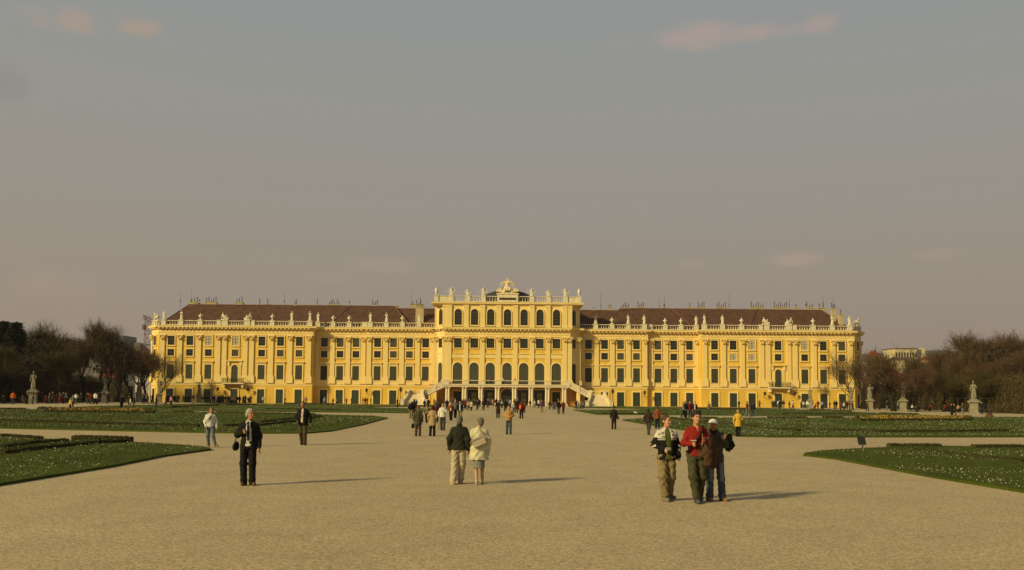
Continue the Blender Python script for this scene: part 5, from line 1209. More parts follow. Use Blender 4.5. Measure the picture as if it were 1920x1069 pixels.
def face_bits(P_,skin=True,brow=M_eye,mouth=True,glasses=False):
    J=P_.J; h=J['head']; y=J['yaw']; m=MB()
    for s in (-1,1):
        c=rotz(h+V3(s*.030,-.084,.013),y,h); m.lathe([(.003,-.007),(.010,-.004),(.0115,0),(.010,.004),(.003,.007)],tuple(c),8)
        a=rotz(h+V3(s*.015,-.101,.034),y,h); b=rotz(h+V3(s*.046,-.091,.036),y,h); m.tube(a,b,.0045,.004,5)
    P_.addmb('eyes',m,brow)
    if mouth:
        m=MB(); a=rotz(h+V3(-.022,-.1035,-.052),y,h); c=rotz(h+V3(0,-.1085,-.056),y,h); b=rotz(h+V3(.022,-.1035,-.052),y,h); m.path([a,c,b],[.0045,.006,.0045],5); P_.addmb('mouth',m,M_lip)
def front(S_,V=None): pass
HV=.0085
def placed(px,py,hpx,ymax=213.5,hmin=1.5,hmax=1.9):
    g=onG(px,py,ymax); s=FPX/g.y; return g,min(hmax,max(hmin,hpx/s))
# --- 1 old man in an open black suit, head turned, one hand at his tie
J=base_joints(an={-1:(-.085,.0,.085),1:(.10,.02,.085)},kn={-1:(-.10,-.02,.50),1:(.10,-.01,.50)},toe={-1:(.0,-.15,0),1:(.09,-.13,0)},el={-1:(-.265,.0,1.15),1:(.235,.05,1.13)},wr={-1:(-.085,-.19,1.22),1:(.25,-.02,.88)},head=(.035,-.03,1.635),yaw=.75)
p=Person(J,HV,1); p.add('body',body_sdf(J,hands=('grip','relax')),M_skinr); face_bits(p)
p.add('shirt',top_sdf(J,.90,.93,.8,sleeve=False),C('white'),.003,.09); p.add('trousers',trousers_sdf(J,.075,.082,.1,.04),C('black'),.004,.12)
p.add('jacket',top_sdf(J,.74,1.06,1.02,open_=(.105,.055,.03)),C('black'),.006,.16)
m=MB(); m.prism([(-.008,1.45),(.03,1.45),(.038,1.28),(.045,1.06),(.02,1.02),(-.005,1.06)],-.165,-.13); m.lathe([(.012,-.02),(.022,.0),(.016,.02)],(.012,-.14,1.45),6); p.addmb('tie',m,C('navy'))
m=MB(); m.prism([(-.045,1.49),(-.008,1.465),(-.04,1.42),(-.06,1.46)],-.118,-.09); m.prism([(.055,1.49),(.028,1.465),(.05,1.42),(.07,1.46)],-.118,-.09); p.addmb('shirt_collar',m,C('white'))
p.add('hair',hair_sdf(J,'bushy'),HAIR['white'],.004,.03)
for s in (-1,1): p.add('shoe',shoe_sdf(J,s),mat('brown_leather',(.09,.045,.022),.5))
S=SDF(); S.ell((-.29,.05,.90),(.065,.09,.11),.03); S.ell((-.31,-.02,.88),(.05,.07,.09),.02); p.add('camera_bag',S,C('black')); m=MB(); m.path([(-.33,.05,1.0),(-.22,.10,1.3),(-.12,.06,1.47)],[.012]*3,5); p.addmb('strap',m,C('black'))
g,_=placed(464,910,142); p.build(g,1.76,.05,'white-haired old man in open black suit and dark tie standing alone on gravel')
# --- 2, 3 the couple seen from behind
J=base_joints(an={-1:(-.02,-.17,.085),1:(.13,.10,.10)},kn={-1:(-.075,-.10,.50),1:(.11,-.02,.51)},toe={-1:(.0,-.16,0),1:(.0,-.15,-.02)},el={-1:(-.235,.06,1.14),1:(.245,.07,1.15)},wr={-1:(-.24,-.02,.89),1:(.25,-.02,.90)},head=(0,-.03,1.62))
p=Person(J,HV,2); p.add('body',body_sdf(J),M_skin); p.add('trousers',trousers_sdf(J,.085,.088,.1,.05),C('beige'),.007,.13); p.add('jacket',top_sdf(J,.88,1.16,1.12,flare=1.04),cloth('darkgreen_fleece',(.022,.022,.013)),.006,.16)
S=SDF(); S.loft([(1.44,0,.01,.085,.08),(1.545,0,0,.068,.07)],.02); p.add('collar',S,cloth('darkgreen_fleece',(.022,.022,.013))); p.add('hair',hair_sdf(J,'short'),HAIR['grey'],.002,.02)
for s in (-1,1): p.add('shoe',shoe_sdf(J,s),C('black'))
g,_=placed(860,908,129); p.build(g,1.64,math.pi-.05,'grey-haired man from behind, dark jacket and beige trousers, beside the cream coat woman')
J=base_joints(an={-1:(-.10,-.05,.085),1:(.05,.13,.12)},kn={-1:(-.10,-.05,.50),1:(.07,.0,.50)},toe={-1:(.0,-.13,0),1:(.0,-.13,-.03)},el={-1:(-.245,.05,1.14),1:(.245,.06,1.14)},wr={-1:(-.25,-.02,.89),1:(.26,-.03,.90)},head=(-.03,-.03,1.615),yaw=.45)
p=Person(J,HV,3); p.add('body',body_sdf(J),M_skin); face_bits(p)
S=SDF(); S.loft([(.42,0,.02,.155,.135),(.55,0,.01,.16,.14),(.95,0,0,.17,.125)],.02); p.add('skirt',S,cloth('grey_skirt',(.17,.17,.14)),.005,.1)
p.add('coat',top_sdf(J,.64,1.22,1.25,flare=1.16),cloth('pale_coat',(.50,.455,.29)),.010,.17); p.add('hair',hair_sdf(J,'old'),HAIR['grey'],.006,.03)
for s in (-1,1): p.add('shoe',shoe_sdf(J,s,.92),C('beige'))
m=MB(); m.box(-.17,.17,-.045,.045,-.11,.11,0); m.box(-.172,.172,-.048,.048,.055,.068,1); m.xf(Matrix.Translation((.01,.225,1.13))@Matrix.Rotation(.42,4,'Y')); p.addmb('shoulder_bag',m,[C('beige'),C('dkbrown')])
m=MB(); m.path([(-.11,.21,1.2),(-.05,.18,1.38),(.02,.07,1.49),(.1,-.06,1.44),(.16,-.14,1.28),(.17,.0,1.12),(.17,.18,1.1)],[.011]*7,5); p.addmb('bag_strap',m,C('tan'))
g,_=placed(897,908,127); p.build(g,1.60,math.pi+.05,'grey-haired woman from behind in pale cream coat with beige shoulder bag')
# --- 4 man in white-and-black motor jacket
J=base_joints(an={-1:(-.02,.03,.085),1:(.10,.24,.11)},kn={-1:(-.09,-.06,.50),1:(.10,.04,.50)},toe={-1:(.02,-.16,0),1:(.09,-.12,0)},el={-1:(-.265,.0,1.15),1:(.24,.05,1.14)},wr={-1:(-.10,-.21,1.06),1:(.245,-.03,.90)},head=(-.01,-.03,1.625),yaw=.65)
p=Person(J,HV,4); p.add('body',body_sdf(J,hands=('grip','relax')),M_skin); face_bits(p); p.add('shirt',top_sdf(J,.86,.97,.8,sleeve=False),C('green'),.004,.08)
p.add('trousers',trousers_sdf(J,.080,.094,.100,.02),C('khaki'),.011,.13)
def mj(c):
    x,y,z=c.T; out=np.zeros(len(c),int); ax=np.abs(x)
    out[(z<1.245)]=1; out[(z>1.262)&(z<1.278)]=1; out[(ax>.2)&(z<1.30)]=1
    a=(ax>.245)&(z>1.0)&(z<1.17)&(np.sin(z*70+ax*40)>.1); out[a]=0
    for cx,cz,r in ((-.10,1.385,.026),(.115,1.355,.026),(-.165,1.36,.02)): 
        d=np.hypot(x-cx,z-cz); out[(d<r)&(d>r*.45)&(y<0)]=1
    out[(np.abs(x+.085)<.042)&(np.abs(z-1.312)<.012)&(y<0)]=1; out[(np.abs(x-.12)<.04)&(np.abs(z-1.415-(.12-x)*.5)<.013)&(y<0)]=1
    return out
p.add('jacket',top_sdf(J,.84,1.08,1.02,open_=(.085,.06,.02)),None,.005,.15,pm=mj,mats=[cloth('pale_leather',(.50,.45,.36)),C('black')])
p.add('hair',hair_sdf(J,'short'),HAIR['brown'])
S=SDF(); S.loft([(1.43,0,0,.09,.085),(1.49,0,.01,.075,.072)],.02).loft([(1.40,.01,-.12,.045,.07),(1.52,.01,-.1,.05,.05)],0,'-'); p.add('shirt_collar',S,C('green'))
for s in (-1,1): p.add('shoe',shoe_sdf(J,s,1.1),cloth('grey_trainers',(.16,.15,.13)))
m=MB(); m.box(-.045,.045,-.015,.015,-.03,.03); m.tube((0,-.015,0),(0,-.035,0),.018,.018,8); m.xf(Matrix.Translation((-.02,-.27,1.075))); p.addmb('camera',m,mat('silver_camera',(.4,.4,.38),.3,metal=.6))
g,_=placed(1250,940,162); p.build(g,1.75,.05,'man in white and black racing jacket over green shirt, looking sideways')
# --- 5 man in red pullover
J=base_joints(an={-1:(-.0,-.06,.085),1:(.10,.22,.12)},kn={-1:(-.08,-.09,.50),1:(.11,.0,.50)},toe={-1:(.0,-.16,0),1:(.02,-.14,0)},el={-1:(-.245,-.03,1.14),1:(.245,-.04,1.15)},wr={-1:(-.13,-.23,1.14),1:(.10,-.27,1.20)},head=(.0,-.035,1.63),yaw=.12)
p=Person(J,HV,5); p.add('body',body_sdf(J,hands=('grip','open')),M_skin); face_bits(p); p.add('trousers',trousers_sdf(J,.07,.085,.1,.05),C('olive'),.008,.13)
S=top_sdf(J,.90,1.03,.98,collar=False); S.loft([(1.36,0,-.13,.008,.05),(1.50,0,-.10,.06,.07)],0,'-'); S.loft([(1.445,0,-.01,.056,.058),(1.52,0,-.01,.06,.06)],0,'-'); p.add('pullover',S,C('red'),.006,.13)
p.add('hair',hair_sdf(J,'spiky'),HAIR['dark'],.003,.03)
m=MB()
pts=[(.13,-.02,1.47),(.10,-.13,1.38),(.0,-.165,1.24),(-.12,-.165,1.10),(-.19,-.10,.98),(-.17,.1,.98)]
for a,b in zip(pts[:-1],pts[1:]): m.tube(a,b,.022,.022,6)
p.addmb('bag_strap',m,C('black'))
m=MB(); m.box(-.05,.05,-.03,.02,-.006,.006); m.xf(Matrix.Translation((-.12,-.33,1.21))); p.addmb('white_leaflet',m,C('white'))
S=SDF(); S.chain([(.20,-.20,1.20),(.17,-.19,1.0),(.19,-.17,.78)],[.07,.10,.085],.04); S.chain([(.26,-.14,1.22),(.33,-.08,1.0),(.30,-.08,.72)],[.05,.08,.07],.04); S.cap((.05,-.19,1.12),(.06,-.18,.92),.05,.06,.04); p.add('coat_over_arm',S,C('brown'),.012,.14)
for s in (-1,1): p.add('shoe',shoe_sdf(J,s),cloth('blue_grey_shoes',(.07,.08,.09)))
g,_=placed(1306,943,172); p.build(g,1.83,.0,'dark-haired man in red pullover with brown coat over his arm')
# --- 6 man in white cap
J=base_joints(an={-1:(-.12,.0,.085),1:(.15,-.02,.085)},kn={-1:(-.12,-.04,.50),1:(.11,-.06,.50)},toe={-1:(-.01,-.15,0),1:(.05,-.15,0)},el={-1:(-.24,.05,1.14),1:(.265,.03,1.17)},wr={-1:(-.19,-.13,.95),1:(.155,-.18,1.32)},head=(-.045,-.03,1.60),yaw=-.15)
p=Person(J,HV,6); p.add('body',body_sdf(J,hands=('relax','grip')),M_skind); face_bits(p)
def jp(c): x,y,z=c.T; f=np.abs(np.sin(x*19))*.5+.5*(z<.75); o=np.zeros(len(c),int); o[(y<-.01)&(np.abs(np.abs(x)-.115)<.045)&(((z>.42)&(z<.80)))]=1; return o
p.add('trousers',trousers_sdf(J,.078,.078,.098,.05),None,.006,.11,pm=jp,mats=[C('jeans'),cloth('washed_jeans',(.13,.155,.17))])
p.add('jacket',top_sdf(J,.86,1.06,1.05),cloth('grey_olive_jacket',(.055,.052,.036)),.009,.15)
S=SDF(); S.loft([(1.41,-.03,-.01,.10,.095),(1.50,-.04,-.015,.082,.085),(1.535,-.04,-.02,.07,.08)],.02); p.add('scarf',S,C('dkbrown'),.008,.05)
h=J['head']; S=SDF(); S.ell(h+V3(0,.005,.055),(.092,.108,.085),.01); S.loft([(h[2]-.12,h[0],h[1],.2,.2),(h[2]+.045,h[0],h[1],.2,.2)],0,'-'); S.ell(h+V3(.015,-.115,.052),(.07,.065,.012),.015); p.add('cap',S,C('white'))
p.add('hair',hair_sdf(J,'short'),HAIR['dark'])
S=SDF(); S.chain([(.33,.06,1.36),(.35,.05,1.18),(.30,.02,1.10)],[.06,.085,.06],.04); p.add('bag_on_arm',S,C('black'),.01,.12)
m=MB(); m.box(-.04,.04,-.015,.015,-.03,.03); m.xf(Matrix.Translation((.10,-.26,1.37))); p.addmb('phone',m,C('dkgrey'))
for s in (-1,1): p.add('shoe',shoe_sdf(J,s),mat('ochre_leather',(.20,.11,.035),.6))
g,_=placed(1341,939,158); p.build(g,1.69,.05,'man in white baseball cap, grey-green jacket and faded jeans, right one of the three')
# --- 7 woman in white blouse striding, left
J=base_joints(an={-1:(-.07,.15,.11),1:(.26,-.12,.10)},kn={-1:(-.09,.02,.50),1:(.15,-.12,.51)},toe={-1:(.03,-.13,-.03),1:(.14,-.10,.04)},el={-1:(-.24,.05,1.14),1:(.25,.05,1.14)},wr={-1:(-.17,-.10,.92),1:(.27,-.01,.88)},head=(.03,-.03,1.62),yaw=.25)
p=Person(J,.011,7); p.add('body',body_sdf(J),M_skin); face_bits(p); p.add('trousers',trousers_sdf(J,.062,.078,.1,.03),C('ltjeans'),.006,.12); p.add('blouse',top_sdf(J,.90,1.05,1.05),C('white'),.006,.12); p.add('hair',hair_sdf(J,'bob'),HAIR['auburn'])
m=MB(); m.path([(.14,-.02,1.46),(.03,-.15,1.35),(-.1,-.16,1.2),(-.2,-.08,1.02)],[.014]*4,5); m.tube((.02,-.155,1.40),(.03,-.165,1.18),.014,.008,5); p.addmb('strap_and_scarf',m,C('navy')); S=SDF(); S.ell((-.26,.08,.98),(.06,.1,.12),.02); p.add('bag',S,C('black'))
for s in (-1,1): p.add('shoe',shoe_sdf(J,s),C('khaki'))
g,_=placed(393,839,71); p.build(g,1.58,.15,'auburn-haired woman in white blouse and light jeans striding along the left lawn edge')
# --- 8 man in black jacket, walking towards us
J=base_joints(an={-1:(-.06,.16,.10),1:(.12,-.08,.085)},kn={-1:(-.08,.0,.50),1:(.11,-.09,.50)},toe={-1:(-.01,-.14,-.02),1:(.02,-.16,0)},el={-1:(-.28,.05,1.14),1:(.29,.06,1.14)},wr={-1:(-.19,-.14,.98),1:(.31,-.02,.90)},head=(-.01,-.03,1.63))
p=Person(J,.011,8); p.add('body',body_sdf(J),M_skind); face_bits(p); p.add('shirt',top_sdf(J,.92,.95,.8,sleeve=False),cloth('pale_pink',(.55,.42,.36))); p.add('trousers',trousers_sdf(J,.07,.085,.098,.05),cloth('olive_brown',(.065,.048,.025)),.006,.12)
p.add('jacket',top_sdf(J,.80,1.16,1.12,open_=(.07,.05,-.02)),C('black'),.005,.15); p.add('hair',hair_sdf(J,'short'),HAIR['dark'])
for s in (-1,1): p.add('shoe',shoe_sdf(J,s),C('brown'))
g,_=placed(567,834.5,84); p.build(g,1.82,-.03,'dark-haired man in black jacket and pale pink shirt walking past left lawn')
# ---------------------------------------------------------------- mid-distance visitors, each built with its own parts
def pose(kind,seed=0):
    r=random.Random(seed); j=lambda a:r.uniform(-a,a)
    if kind=='walk': k=dict(an={-1:(-.08,.22,.13),1:(.08,-.22,.085)},kn={-1:(-.09,.02,.50),1:(.09,-.13,.51)},el={-1:(-.25,-.06,1.14),1:(.25,.12,1.14)},wr={-1:(-.23,-.20,.93),1:(.26,.08,.89)})
    elif kind=='walk2': k=dict(an={-1:(-.08,-.22,.085),1:(.08,.22,.13)},kn={-1:(-.09,-.13,.51),1:(.09,.02,.50)},el={-1:(-.25,.12,1.14),1:(.25,-.06,1.14)},wr={-1:(-.26,.08,.89),1:(.23,-.20,.93)})
    elif kind=='front': k=dict(el={-1:(-.27,.05,1.14),1:(.27,.05,1.14)},wr={-1:(-.07,-.17,1.03),1:(.07,-.17,1.03)})
    elif kind=='hand_up': k=dict(an={-1:(-.07,.12,.1),1:(.08,-.12,.085)},el={-1:(-.25,.04,1.14),1:(.24,-.12,1.22)},wr={-1:(-.26,-.03,.89),1:(.06,-.16,1.42)})
    elif kind=='raise': k=dict(el={-1:(-.25,-.10,1.26),1:(.25,-.10,1.26)},wr={-1:(-.07,-.16,1.50),1:(.07,-.16,1.50)})
    elif kind=='sit': k=dict(hip={-1:(-.09,0,.93),1:(.09,0,.93)},kn={-1:(-.11,-.44,.93),1:(.11,-.44,.93)},an={-1:(-.11,-.47,.50),1:(.11,-.47,.50)},el={-1:(-.24,-.04,1.14),1:(.24,-.04,1.14)},wr={-1:(-.1,-.25,1.05),1:(.1,-.25,1.05)})
    else: k=dict(wr={-1:(-.25,-.04,.89),1:(.26,-.02,.89)})
    return base_joints(**k)
def visitor(px,py,hpx,rz,kind,top,bot,hairc,label,hair='short',hem=.84,w=1.08,flare=1.0,extra=None,skirt=False,ymax=213,group=None,openj=None,vox=.018,hat=None,face=True,hmin=1.5):
    J=pose(kind,int(px)); p=Person(J,vox,int(px)%7); p.add('body',body_sdf(J,False),M_skin)
    if skirt: S=SDF(); S.loft([(.50,0,.0,.16,.13),(.95,0,0,.165,.12)],.02); p.add('skirt',S,C(bot),.005,.12)
    else: p.add('trousers',trousers_sdf(J,.072,.08,.098,.05),C(bot),.006,.13)
    if openj: p.add('shirt',top_sdf(J,.90,.95,.8,sleeve=False),C(openj))
    p.add('coat' if hem<.8 else 'jacket',top_sdf(J,hem,w,1.12,flare=flare,open_=(.07,.05,0) if openj else None),C(top),.007,.15)
    if hat:
        h=J['head']; S=SDF(); S.ell(h+V3(0,.005,.055),(.098,.112,.09),.01); S.loft([(h[2]-.12,h[0],h[1],.2,.2),(h[2]+.03,h[0],h[1],.2,.2)],0,'-'); S.ell(h+V3(0,-.0,.045),(.125,.135,.014),.015); p.add('hat',S,C(hat))
    p.add('hair',hair_sdf(J,hair),HAIR[hairc])
    if face: face_bits(p,mouth=False)
    for s in (-1,1): p.add('shoe',shoe_sdf(J,s),C('black'))
    if extra: extra(p)
    g,H=placed(px,py,hpx,ymax,hmin); return p.build(g,H,rz,label,group)
def bag_at(x,y,z,rx,ry,rz_,col,name='bag',strap=None):
    def f(p):
        S=SDF(); S.ell((x,y,z),(rx,ry,rz_),.02); S.loft([(z-rz_*.9,x,y,rx*.9,ry*.9),(z+rz_*.3,x,y,rx*.7,ry*.7)],.02); p.add(name,S,C(col))
        m=MB(); m.path(strap or [(x,y,z+rz_*.7),(x,y,z+rz_*.7+.1)],[.012]*(len(strap) if strap else 2),5); p.addmb('strap',m,C('black'))
    return f
pi=math.pi
visitor(783.6,818,56,pi,'stand','olive','brown','grey','man from behind in brown hat and olive coat carrying a black bag',hem=.66,w=1.14,flare=1.08,hat='rust',extra=bag_at(.30,-.02,.60,.10,.06,.15,'black',strap=[(.27,-.03,.88),(.3,-.02,.72)]))
def tanextra(p): bag_at(-.28,-.02,1.0,.07,.12,.15,'dkbrown','shoulder_bag',[(-.26,.0,1.12),(-.12,.0,1.47)])(p); bag_at(-.34,0,.56,.05,.12,.18,'tan','shopping_bag',[(-.26,-.03,.88),(-.34,0,.72)])(p)
visitor(810.5,818,57,pi,'stand','tan','black','dark','dark-haired woman from behind in tan coat with a shopping bag',hair='bob',hem=.60,w=1.04,flare=1.1,extra=tanextra)
visitor(829.9,807,51,.1,'hand_up','white','dkgrey','dark','man in loose white shirt and dark jeans holding a hand to his face',w=1.14)
visitor(800.4,793,36,pi,'walk','khaki','black','brown','person in khaki jacket walking behind the tan coat woman',w=1.1)
visitor(845.5,788.5,35,0,'walk','rust','black','auburn','woman in brown patterned jacket with a white bag in front',hair='long',extra=bag_at(-.02,-.16,1.03,.07,.06,.14,'white'))
visitor(853.5,784,35,.2,'walk2','grey','black','grey','man in light grey tweed jacket behind the brown jacket woman',w=1.12)
visitor(862,789,37,0,'walk','black','khaki','dark','man in open black suit with white shirt near the path centre left',openj='white')
visitor(838,769.5,22,pi,'stand','navy','navy','dark','person in dark navy coat behind the white shirt man',hem=.6)
visitor(817,790,31,pi,'walk','dkred','dark','brown','person in dark red jacket partly hidden behind the tan coat')
visitor(823.6,776,24,pi,'stand','navy','dark','dark','person in navy jacket near the left garden stairs')
visitor(770.5,785,33,.1,'walk','black','khaki','dark','dark-clothed person left of the brown hat man, khaki trousers')
visitor(775.5,780,32,pi,'stand','dark','dark','brown','dark-clothed person close behind the brown hat man')
visitor(779.5,768,21,.0,'walk2','navy','dark','dark','man in suit by the left garden stairs',openj='white')
visitor(796,765.5,16,pi,'stand','navy','dark','dark','person in navy coat just right of the left garden stairs')
visitor(803,766,19,.3,'stand','dkbrown','dark','dark','person in dark brown jacket right of the left garden stairs')
visitor(883.8,770.5,19,pi,'walk','cream','dark','grey','woman in cream jacket before the arcade at left',hem=.7)
visitor(878,769.5,19,pi,'stand','tan','dkgrey','brown','person in tan jacket left of the cream jacket woman',w=1.12)
visitor(872.8,768,19,pi,'stand','dkred','dark','dark','person in dark red jacket left of the tan jacket before the arcade')
visitor(895,769,19,0,'walk2','dark','dark','brown','small dark-clothed person before the second arcade bay')
visitor(906.5,769.4,21,pi,'stand','dkbrown','navy','dark','man in dark brown jacket standing alone before the third arcade bay',w=1.12)
visitor(924,761.5,13,0,'stand','pink','khaki','brown','small person in pink at the arcade',ymax=211)
visitor(916,761,12,0,'stand','ltblue','dark','grey','small person in light clothes at the arcade',ymax=211)
visitor(933.8,784,33,.05,'raise','dkbrown','dark','brown','woman in long dark brown coat taking a photograph, centre',hem=.50,w=1.08,flare=1.15)
visitor(947.5,772,24,pi,'stand','black','dark','dark','person in black coat behind the tan pullover man',hem=.62,w=1.15)
visitor(951.5,764,15,0,'stand','red','dark','brown','person in bright red jacket at the central arch'); visitor(956.5,765,17,pi,'stand','ltblue','dkgrey','grey','person in light blue jacket at the central arch')
visitor(941,765,15,0,'stand','ltblue','dark','brown','small person in pale top left of the black coat',ymax=211)
visitor(953.8,814.5,54,0,'front','ochre','jeans','dark','man in ochre pullover and blue jeans standing in the path centre',w=1.16)
visitor(963.5,773,18,0,'stand','ltblue','dark','brown','child in pale top right of the ochre pullover man',hmin=1.1)
visitor(968.8,774,26,0,'stand','dark','dark','dark','person in long dark coat between child and red jacket',hem=.45)
visitor(977.5,785,34,pi,'stand','dkred','black','dark','person in dark red jacket with a bright orange bag',extra=bag_at(.1,.17,1.12,.11,.07,.2,'bright_orange','orange_backpack'))
visitor(982.8,774,20,pi,'stand','rust','dkbrown','brown','person in rusty jacket right behind the orange bag')
visitor(994,762.5,12,0,'stand','dark','dark','dark','tiny dark person beside an arcade column, right of centre',ymax=211)
visitor(1002.5,765.5,15,.5,'walk','white','khaki','brown','person in white top near the right arcade, left of two'); visitor(1010,765.5,17,pi,'walk','white','dkgrey','dark','person in white top near the right arcade, right of two',w=1.15)
visitor(1015.8,773.5,23,0,'stand','purple','khaki','brown','person in purple jacket and khaki trousers before the right arcade')
visitor(1047.5,776.5,26,0,'walk','black','olive','dark','person in black coat and olive trousers before the last arcade bay',hem=.7)
visitor(1056,776,25,.1,'walk2','dkred','dkgrey','dark','person in dark red jacket and grey jeans before the last arcade bay')
visitor(1080.6,767.5,18,pi,'stand','dkbrown','dkgrey','dark','person in dark brown coat near the right garden stairs',hem=.7); visitor(1084.5,768,16,.6,'walk','beige','grey','brown','person in beige next to the dark brown coat by the right stairs')
visitor(1151,805,44,pi,'stand','dark','dark','dark','woman from behind in dark coat with a bag, right of the path',hem=.66,extra=bag_at(-.29,0,.86,.09,.07,.14,'dkbrown'))
visitor(1216,815.5,47,2.6,'walk','dkbrown','dkgrey','dark','long-haired woman from behind in dark brown jacket and grey trousers',hair='long')
visitor(1232.5,804,42,pi,'stand','rust','navy','brown','person from behind in rust-coloured jacket and dark jeans',w=1.15,hem=.78)
visitor(1281.5,783.5,30,1.2,'walk','grey','black','grey','person in grey jacket, left one of the small group behind the red pullover',w=1.12); visitor(1285.3,783.5,32,.3,'stand','dark','dark','dark','dark-clothed person in the small group behind the red pullover')
visitor(1293.5,783,31,.2,'stand','dkred','dkgrey','brown','person in dark red in the small group behind the red pullover'); visitor(1303,782.5,30,-.3,'stand','black','ltjeans','dark','person in black jacket and pale jeans, right one of the small group',openj='white')
visitor(1329.5,779,26,.4,'walk','khaki','jeans','brown','person in tan jacket and blue jeans behind the white cap man')
visitor(1384,819,50,pi-.3,'walk','yellow','black','blond','fair-haired woman from behind in yellow coat and black trousers',hair='short',hem=.66,w=1.14,flare=1.1)
visitor(1401,781.5,29,1.0,'walk','dkred','ltjeans','dark','person in dark red jacket and blue jeans on the far right lawn'); visitor(1412,781.5,28,pi,'stand','navy','jeans','dark','person in navy jacket and blue jeans right of the dark red one')
# ---------------------------------------------------------------- far crowd: shared low-detail figures, one colour set each
PROT={}
def proto(key,kind,hem=.84,hair='short',w=1.12,flare=1.0,skirt=False):
    J=pose(kind,3); V=[];Q=[];MI=[]; n=0
    parts=[(body_sdf(J,False),0),(trousers_sdf(J,.075,.085,.10,.06),2),(top_sdf(J,hem,w,1.15,flare=flare),1),(hair_sdf(J,hair),3)]
    for s in (-1,1): parts.append((shoe_sdf(J,s,1.1),4))
    for S,mi in parts:
        v,q=S.mesh(.032); V.append(v); Q.append(q+n); MI+=[mi]*len(q); n+=len(v)
    V=np.concatenate(V)
    if kind=='sit': V[:,2]-=.44
    PROT[key]=np_mesh('visitor',V,np.concatenate(Q),[M_skin,C('black'),C('dark'),HAIR['dark'],C('black')],MI)
proto('st','stand'); proto('fr','front'); proto('w1','walk'); proto('w2','walk2'); proto('co','stand',.58,'bob',1.08,1.12); proto('wl','walk',.84,'long'); proto('si','sit'); proto('rs','hand_up')
NAMES={'dkbrown':'dark brown','dkred':'dark red','dkgrey':'dark grey','ltjeans':'pale jeans','ltblue':'light blue','bright_orange':'bright orange','jeans':'blue jeans'}
far=[]
def F(px,py,hpx,k,top,bot,hair='dark',rz=None,zone='',say=None,ymax=213.5,hmin=1.45): far.append((px,py,hpx,k,top,bot,hair,rz,zone,say,ymax,hmin))
Z1='on the left walk'
for a in ((24,758.5,26,'st','orange','dkgrey'),(50,758,22,'st','black','dark'),(61.7,758,16,'st','purple','dkbrown'),(98.7,756.7,23,'st','dkbrown','dark'),(106,757.3,20,'fr','navy','navy'),(112,756.5,13,'st','red','red'),(119,757.3,22,'st','black','navy'),(131.7,763.5,24,'st','yellow','dark'),(136.7,760.8,24,'w1','grey','dark'),(141.7,758,20,'w2','white','khaki'),(150.4,755.4,19,'w1','beige','grey'),
  (160.4,755,19,'st','red','dark'),(165.8,755.3,19,'fr','pink','dkred'),(169.8,758,21,'w1','dkred','dkgrey'),(178.3,758.3,24,'w2','white','navy'),(190,752.5,16,'st','black','dark'),(214.6,753.8,18,'st','ltblue','dark'),(217.5,753.5,18,'st','dkbrown','grey'),(222,753.8,18,'st','grey','navy'),(227.5,767,30,'w2','black','black'),(230,754,17,'st','pink','dark'),(244.6,760.2,17,'st','cream','khaki'),(241.5,758,16,'st','dark','dkbrown'),(251,760,23,'co','dkbrown','olive'),(258.8,756,20,'w2','rust','grey'),(276.7,755.6,17,'st','navy','dark'),(293,760,24,'co','dark','dark')): F(*a,zone=Z1)
for a in ((42,756.5,14,'si','grey','khaki'),(85,757,18,'si','rust','dkred'),(187.5,755.4,13,'si','khaki','dkbrown'),(300,752,12,'si','ltblue','dark'),(5,757,12,'si','dark','dark')): F(*a,zone='sitting on the left walk')
F(266.7,755.5,19,'co','bright_orange','dark',zone=Z1,say='person in a wide bright orange poncho beside a statue pedestal')
Z2='by the left palace pavilion'
rc=random.Random(8); dk=['black','dark','navy','dkbrown','dkgrey','black','olive']
for px,py,h,c in ((311,757.5,17,'dkbrown'),(315,755,16,'black'),(320.6,757.5,18,'pink'),(330.5,753.5,16,'grey'),(348,751.5,13,'dark'),(361.4,757.5,19,'dkbrown'),(369.8,753.8,14,'black'),(381.5,751.5,13,'dark'),(388,752,15,'black'),(385,752.3,15,'navy'),(392.3,754,16,'navy'),(395.6,753,16,'ltblue'),(398.4,754.6,17,'black'),(402.2,753.5,15,'dark'),(406.4,754,16,'white'),(409,753.5,15,'dkgrey'),(412,754,15,'dkbrown'),(413.9,755,15,'purple'),(417.6,754.3,15,'navy'),(423.2,754.6,15,'dkbrown'),(426.5,754,14,'grey'),(431.7,752.5,13,'rust'),(435,752.5,12,'beige'),(440,757,15,'khaki'),(444.3,757,18,'dark'),(449,756,17,'black'),(455.6,753.3,12,'black'),(459.4,753.6,12,'beige'),(465.4,753.8,11,'dkbrown')):
    F(px,py+.4,h+1.5,rc.choice(['st','w1','w2','fr','co','st']),c,rc.choice(dk+['khaki','grey']),rc.choice(['dark','brown','grey','dark']),zone=Z2)
Z3='along the left palace front'
for px,py,h,k,c,b in ((493.5,752,13,'st','white','grey'),(534.3,756,12,'w1','black','dark'),(569.3,755,14,'st','beige','grey'),(573.7,755,13,'st','pink','khaki'),(624.5,754.5,10,'st','red','dark'),(630.6,754.5,10,'w1','tan','dark'),(649.5,754.8,11,'w2','dkred','dark'),(658.5,755,11,'st','rust','khaki'),(680.4,756,12,'st','dark','navy'),(684.6,756,12,'st','dkbrown','dark'),(688.5,756,12,'st','red','dark'),(695.5,756.3,12,'st','black','dark'),(751,757.5,12,'w1','tan','grey'),(757,757.5,12,'w2','dkbrown','dark')): F(px,py,h+1.5,k,c,b,zone=Z3)
F(608.7,761,17,'st','ltblue','ltjeans','grey',zone=Z3,say='person in pale blue jacket and jeans on the far left lawn'); F(745,764,17,'st','black','dark',zone=Z3,say='dark-clothed person standing on the far left lawn near the garden stairs')
Z4='along the right palace front'
